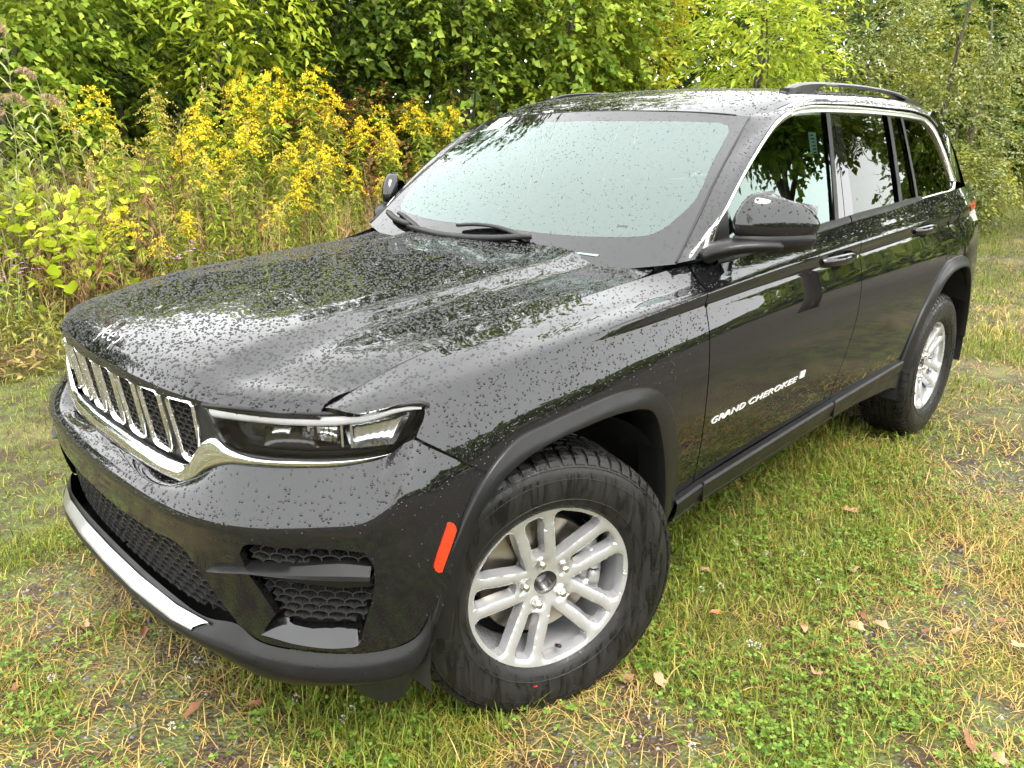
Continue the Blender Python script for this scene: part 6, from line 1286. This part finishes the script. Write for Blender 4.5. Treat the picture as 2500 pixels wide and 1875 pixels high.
def where(px): return 'beside the reeds' if px < 200 else 'behind the nose of the car' if px < 420 else 'behind the middle of the hood' if px < 640 else 'behind the rear of the hood' if px < 860 else 'beside the windscreen' if px < 1300 else 'behind the tailgate'
def size_word(sc, lo, hi): return 'short' if sc < lo else 'tall' if sc > hi else 'mid-height'
def ground_at(px, py, z=0.0):
    d = FW + RT * ((px - 1250) / 1855.4) + UPV * (-(py - 937.5) / 1855.4); return CP + d * ((z - CP[2]) / d[2])
def along(px, D):
    """ground point under image column px at distance D"""
    d = FW + RT * ((px - 1250) / 1855.4); d = d / math.hypot(d[0], d[1]); x, y = CP[0] + d[0] * D, CP[1] + d[1] * D; return (x, y, float(height(x, y)) - .02)
def at_row(px, dy):
    """point under image column px, dy metres behind the edge of the bank"""
    lo, hi = 2.0, 40.0
    for _ in range(40):
        m = (lo + hi) / 2; x, y, z = along(px, m)
        if y > -3.75 + .25 * math.sin(x * .55 + 1.0) - dy: lo = m
        else: hi = m
    return along(px, lo)
pg = protos(goldenrod, 6)
spots = []
for px_, D, sc in ((575, 1.5, 1.0), (625, 1.9, 1.12), (665, 1.4, 1.0), (690, 2.0, 1.2), (730, 1.7, 1.22), (770, 1.9, 1.25), (810, 1.8, 1.2), (700, 2.3, 1.2), (760, 2.5, 1.2), (545, 2.0, .95), (500, 1.8, .85), (880, 1.6, .98), (915, 1.9, 1.02), (950, 1.5, .95), (850, 1.3, .9), (990, 1.9, 1.05), (1030, 2.0, 1.15), (1060, 1.7, 1.12), (1090, 2.0, 1.1), (1120, 2.2, 1.1), (365, 1.8, 1.1), (265, 1.9, .98)): spots.append((px_, D, sc))
for q in range(110):
    spots.append((rng.uniform(330, 1230), rng.uniform(.5, 2.8), rng.uniform(.5, 1.0)))
for q in range(10): spots.append((rng.uniform(2330, 2500), rng.uniform(-1.2, .6), rng.uniform(.6, .9)))
for q, (px_, D, sc) in enumerate(spots):
    k = (5, 2, 4, 5, 1, 2, 5, 0)[q % 8] if q > 18 else (0, 1, 3, 1)[q % 4]; lab = '%s goldenrod with %s %s' % (size_word(sc, .75, 1.02), ('full yellow plumes', 'dense yellow plumes', 'faded buff flowers', 'broad bright yellow plumes', 'sparse yellow flowers', 'mostly leaves and few flowers')[k], where(px_))
    copy_tree(pg[k], at_row(px_, D), rng.uniform(0, 6.28), sc, lab, 'flower', 'goldenrod on the bank')
for p in pg: drop_tree(p)
pr = protos(reed, 4)
for q in range(30):
    px_ = rng.uniform(-70, 110) if q < 21 else rng.uniform(110, 330); D = rng.uniform(1.0, 2.0); copy_tree(pr[q % 4], at_row(px_, D), rng.uniform(-.6, .9), rng.uniform(.85, 1.12) * (1 if q < 21 else .72), 'reed with drooping beige plume and long leaves on the bank' if q < 21 else 'short reed with long pale blades beside the plumed clump', 'reed', 'reeds at the left of the bank')
for p in pr: drop_tree(p)
pd = protos(dry_stalk, 6)
for q in range(84):
    px_ = rng.uniform(150, 560) if q < 45 else rng.uniform(560, 1150); D = rng.uniform(.35, 1.9) if q < 45 else rng.uniform(.2, 1.3); sc = rng.uniform(.7, 1.2); copy_tree(pd[q % 6], at_row(px_, D), rng.uniform(0, 6.28), sc, '%s withered weed with thin %s stalks %s' % (size_word(sc, .85, 1.05), 'brown' if (q % 6) % 2 else 'tan', where(px_)), 'weed', 'dry weeds on the bank')
for q in range(16):
    copy_tree(pd[q % 6], at_row(rng.uniform(2290, 2520), rng.uniform(-1.5, .5)), rng.uniform(0, 6.28), rng.uniform(.8, 1.2), 'withered tan weed at the edge of the lawn behind the tailgate', 'weed', 'dry weeds behind the tailgate')
for p in pd: drop_tree(p)
pv = protos(vine, 4)
for q, (px_, D, sc) in enumerate([(150, 1.5, .75), (120, 1.6, .7), (205, 1.0, .85), (240, .95, .9), (225, .8, .75), (265, 1.1, .8), (330, 1.4, .85), (300, 1.6, .8), (385, 1.6, .85), (410, 1.8, .9), (360, 1.9, .85), (60, 1.5, .65), (180, 1.7, .8), (250, 1.3, .85)]):
    copy_tree(pv[q % 4], at_row(px_, D), rng.uniform(0, 6.28), sc, '%s lime-green grape vine %s' % ('small' if sc < .78 else 'large' if sc > .86 else 'medium', where(px_)), 'vine', 'grape vines on the bank')
for p in pv: drop_tree(p)
pa = protos(aster, 3)
for q, (px_, D, sc) in enumerate([(35, .75, 1.1), (65, .6, 1.0), (80, .8, .9), (440, .9, .9), (470, .7, 1.0), (500, 1.0, .9), (530, .7, .85), (420, 1.3, .95), (455, 1.5, .9), (10, .5, .8), (560, .8, .8)]):
    copy_tree(pa[q % 3], at_row(px_, D), rng.uniform(0, 6.28), sc, 'purple aster in flower at the left end of the bank' if px_ < 100 else 'small purple aster among the dry weeds behind the hood', 'flower', 'asters on the bank')
for p in pa: drop_tree(p)
# ground cover of the bank: nobody could count it
n = 70000; x = rng.uniform(-22, 2.2, n); e = -3.75 + .25 * np.sin(x * .55 + 1.0); y = e - rng.uniform(0, 1, n) ** 1.2 * 4.2; P = np.stack([x, y, height(x, y)], 1); ok, d = in_view(P, .1); P = P[ok]; n = len(P)
ht = (.10 + .55 * vnoise(P[:, 0], P[:, 1], 1.3, 20) * np.clip((-3.4 - P[:, 1]) / 2.0, .12, 1)); P[:, 2] += rng.random(n) * ht; a = rng.uniform(0, 6.28, n)
V, F = leaves(P, np.stack([np.cos(a), np.sin(a), rng.uniform(-.2, 1.3, n)], 1), rng.normal(0, .5, (n, 3)) + [0, 0, 1], rng.uniform(.05, .14, n), rng.uniform(.010, .03, n), .15, .2)
UNDER = leaf_mat('undergrowth_leaf', [(.09, .13, .02), (.17, .22, .03), (.28, .31, .05), (.36, .34, .07)], .35, .5, 1.1, [(.10, .06, .03), (.21, .14, .06), (.32, .26, .08)]); tag(fast_mesh('undergrowth', V, F, UNDER), 'low tangled weeds covering the bank behind the car', 'weeds', kind='stuff')
n = 26000; x = rng.uniform(-20, 2.2, n); e = -3.95 + .25 * np.sin(x * .55 + 1.0); y = e - rng.uniform(0, 1, n) * 3.6; P = np.stack([x, y, height(x, y)], 1); ok, d = in_view(P, .1); P = P[ok]; n = len(P); L = rng.uniform(.25, .75, n) * np.clip((-3.2 - P[:, 1]) / 1.6, .25, 1.15)
V, F = blades(P, L, rng.uniform(.0035, .008, n), np.abs(rng.normal(.25, .25, n)), rng.uniform(.1, .9, n)); tag(fast_mesh('tall_grass', V, F, leaf_mat('tall_grass_blade', [(.18, .24, .04), (.32, .36, .07), (.42, .38, .12), (.34, .26, .09)], .35, .5, .7, [(.26, .16, .07), (.42, .33, .14)])), 'tall yellowing grass standing through the bank weeds', 'grass', kind='stuff')

# ---- fallen leaves
DEAD = [simple_mat('dead_leaf_orange', (.34, .10, .02), .55), simple_mat('dead_leaf_tan', (.30, .17, .09), .6), simple_mat('dead_leaf_brown', (.15, .06, .025), .6)]
for q, (px_, py_, s, m) in enumerate([(1745, 1495, .06, 0), (1533, 1655, .055, 1), (1612, 1662, .055, 1), (2080, 1388, .06, 1), (2092, 1530, .05, 1), (2152, 1525, .045, 1), (1992, 1640, .06, 1), (2368, 1808, .075, 2), (2444, 1515, .055, 2), (2490, 1578, .05, 1), (1960, 1532, .045, 1), (200, 1524, .06, 1), (352, 1540, .055, 2), (470, 1732, .055, 2), (2260, 1540, .04, 2), (2110, 1505, .045, 2), (1722, 1392, .04, 1), (1825, 1342, .04, 2), (905, 1745, .05, 2), (620, 1718, .04, 2), (2075, 1245, .07, 1), (2440, 1850, .05, 1), (2340, 1540, .04, 1), (30, 1680, .05, 2)]):
    s *= .8; p = ground_at(px_, py_, .03); ang = rng.uniform(0, 6.28); th = np.linspace(0, 2 * np.pi, 15)[:-1]; rad = .5 * (1 + .25 * np.cos(5 * th)) * np.where(m == 0, .75, 1); lx = np.cos(th) * rad * s * 1.3; ly = np.sin(th) * rad * s * (.55 if m != 1 else .8); z = .25 * s * (ly / s) ** 2 * 8 * (.5 if m == 1 else 1) + .012 * np.sin(th * 2 + q) * s * 8
    V = [(0, 0, 0)] + [(lx[i], ly[i], z[i]) for i in range(14)] + [(-s * 1.1, .004, .004), (-s * .5, -.0015, .002), (-s * .5, .0015, .002)]; F = [(0, 1 + i, 1 + (i + 1) % 14) for i in range(14)] + [(15, 16, 17)]
    o = mesh_obj('fallen_leaf', V, F, DEAD[m]); o.location = p; o.rotation_euler = (rng.normal(0, .2), rng.normal(0, .2), ang)
    tag(o, ('orange fallen leaf lying in the clover behind the front wheel', 'pale tan fallen leaf lying flat on the lawn', 'curled brown fallen leaf lying on the lawn')[m], 'leaf', 'fallen leaves on the lawn')
# white clover heads
CLOVER_HEAD = simple_mat('clover_head', (.40, .38, .33), .8)
for q, (px_, py_) in enumerate([(1796, 1325), (1998, 1420), (1712, 1438), (457, 1660), (722, 1704), (838, 1756), (1870, 1350), (126, 1655), (1830, 1570), (1850, 1575), (420, 1772), (858, 1732), (1690, 1822), (1960, 1350), (1760, 1430), (480, 1610)]):
    p = ground_at(px_, py_, .04); mb = MB()
    for i in range(26): d = unit(rng.normal(0, 1, 3) + [0, 0, .5]); c = d * .006; mb.add([c, c + np.cross(d, [0, 0, 1.0]) * .002 + d * .004, c + d * .006, c - np.cross(d, [0, 0, 1.0]) * .002 + d * .004], [(0, 1, 2, 3)])
    o = mb.build('clover_flower', CLOVER_HEAD, smooth=False); o.location = p; tag(o, 'small white clover flower head in the lawn', 'flower', 'clover flowers in the lawn')
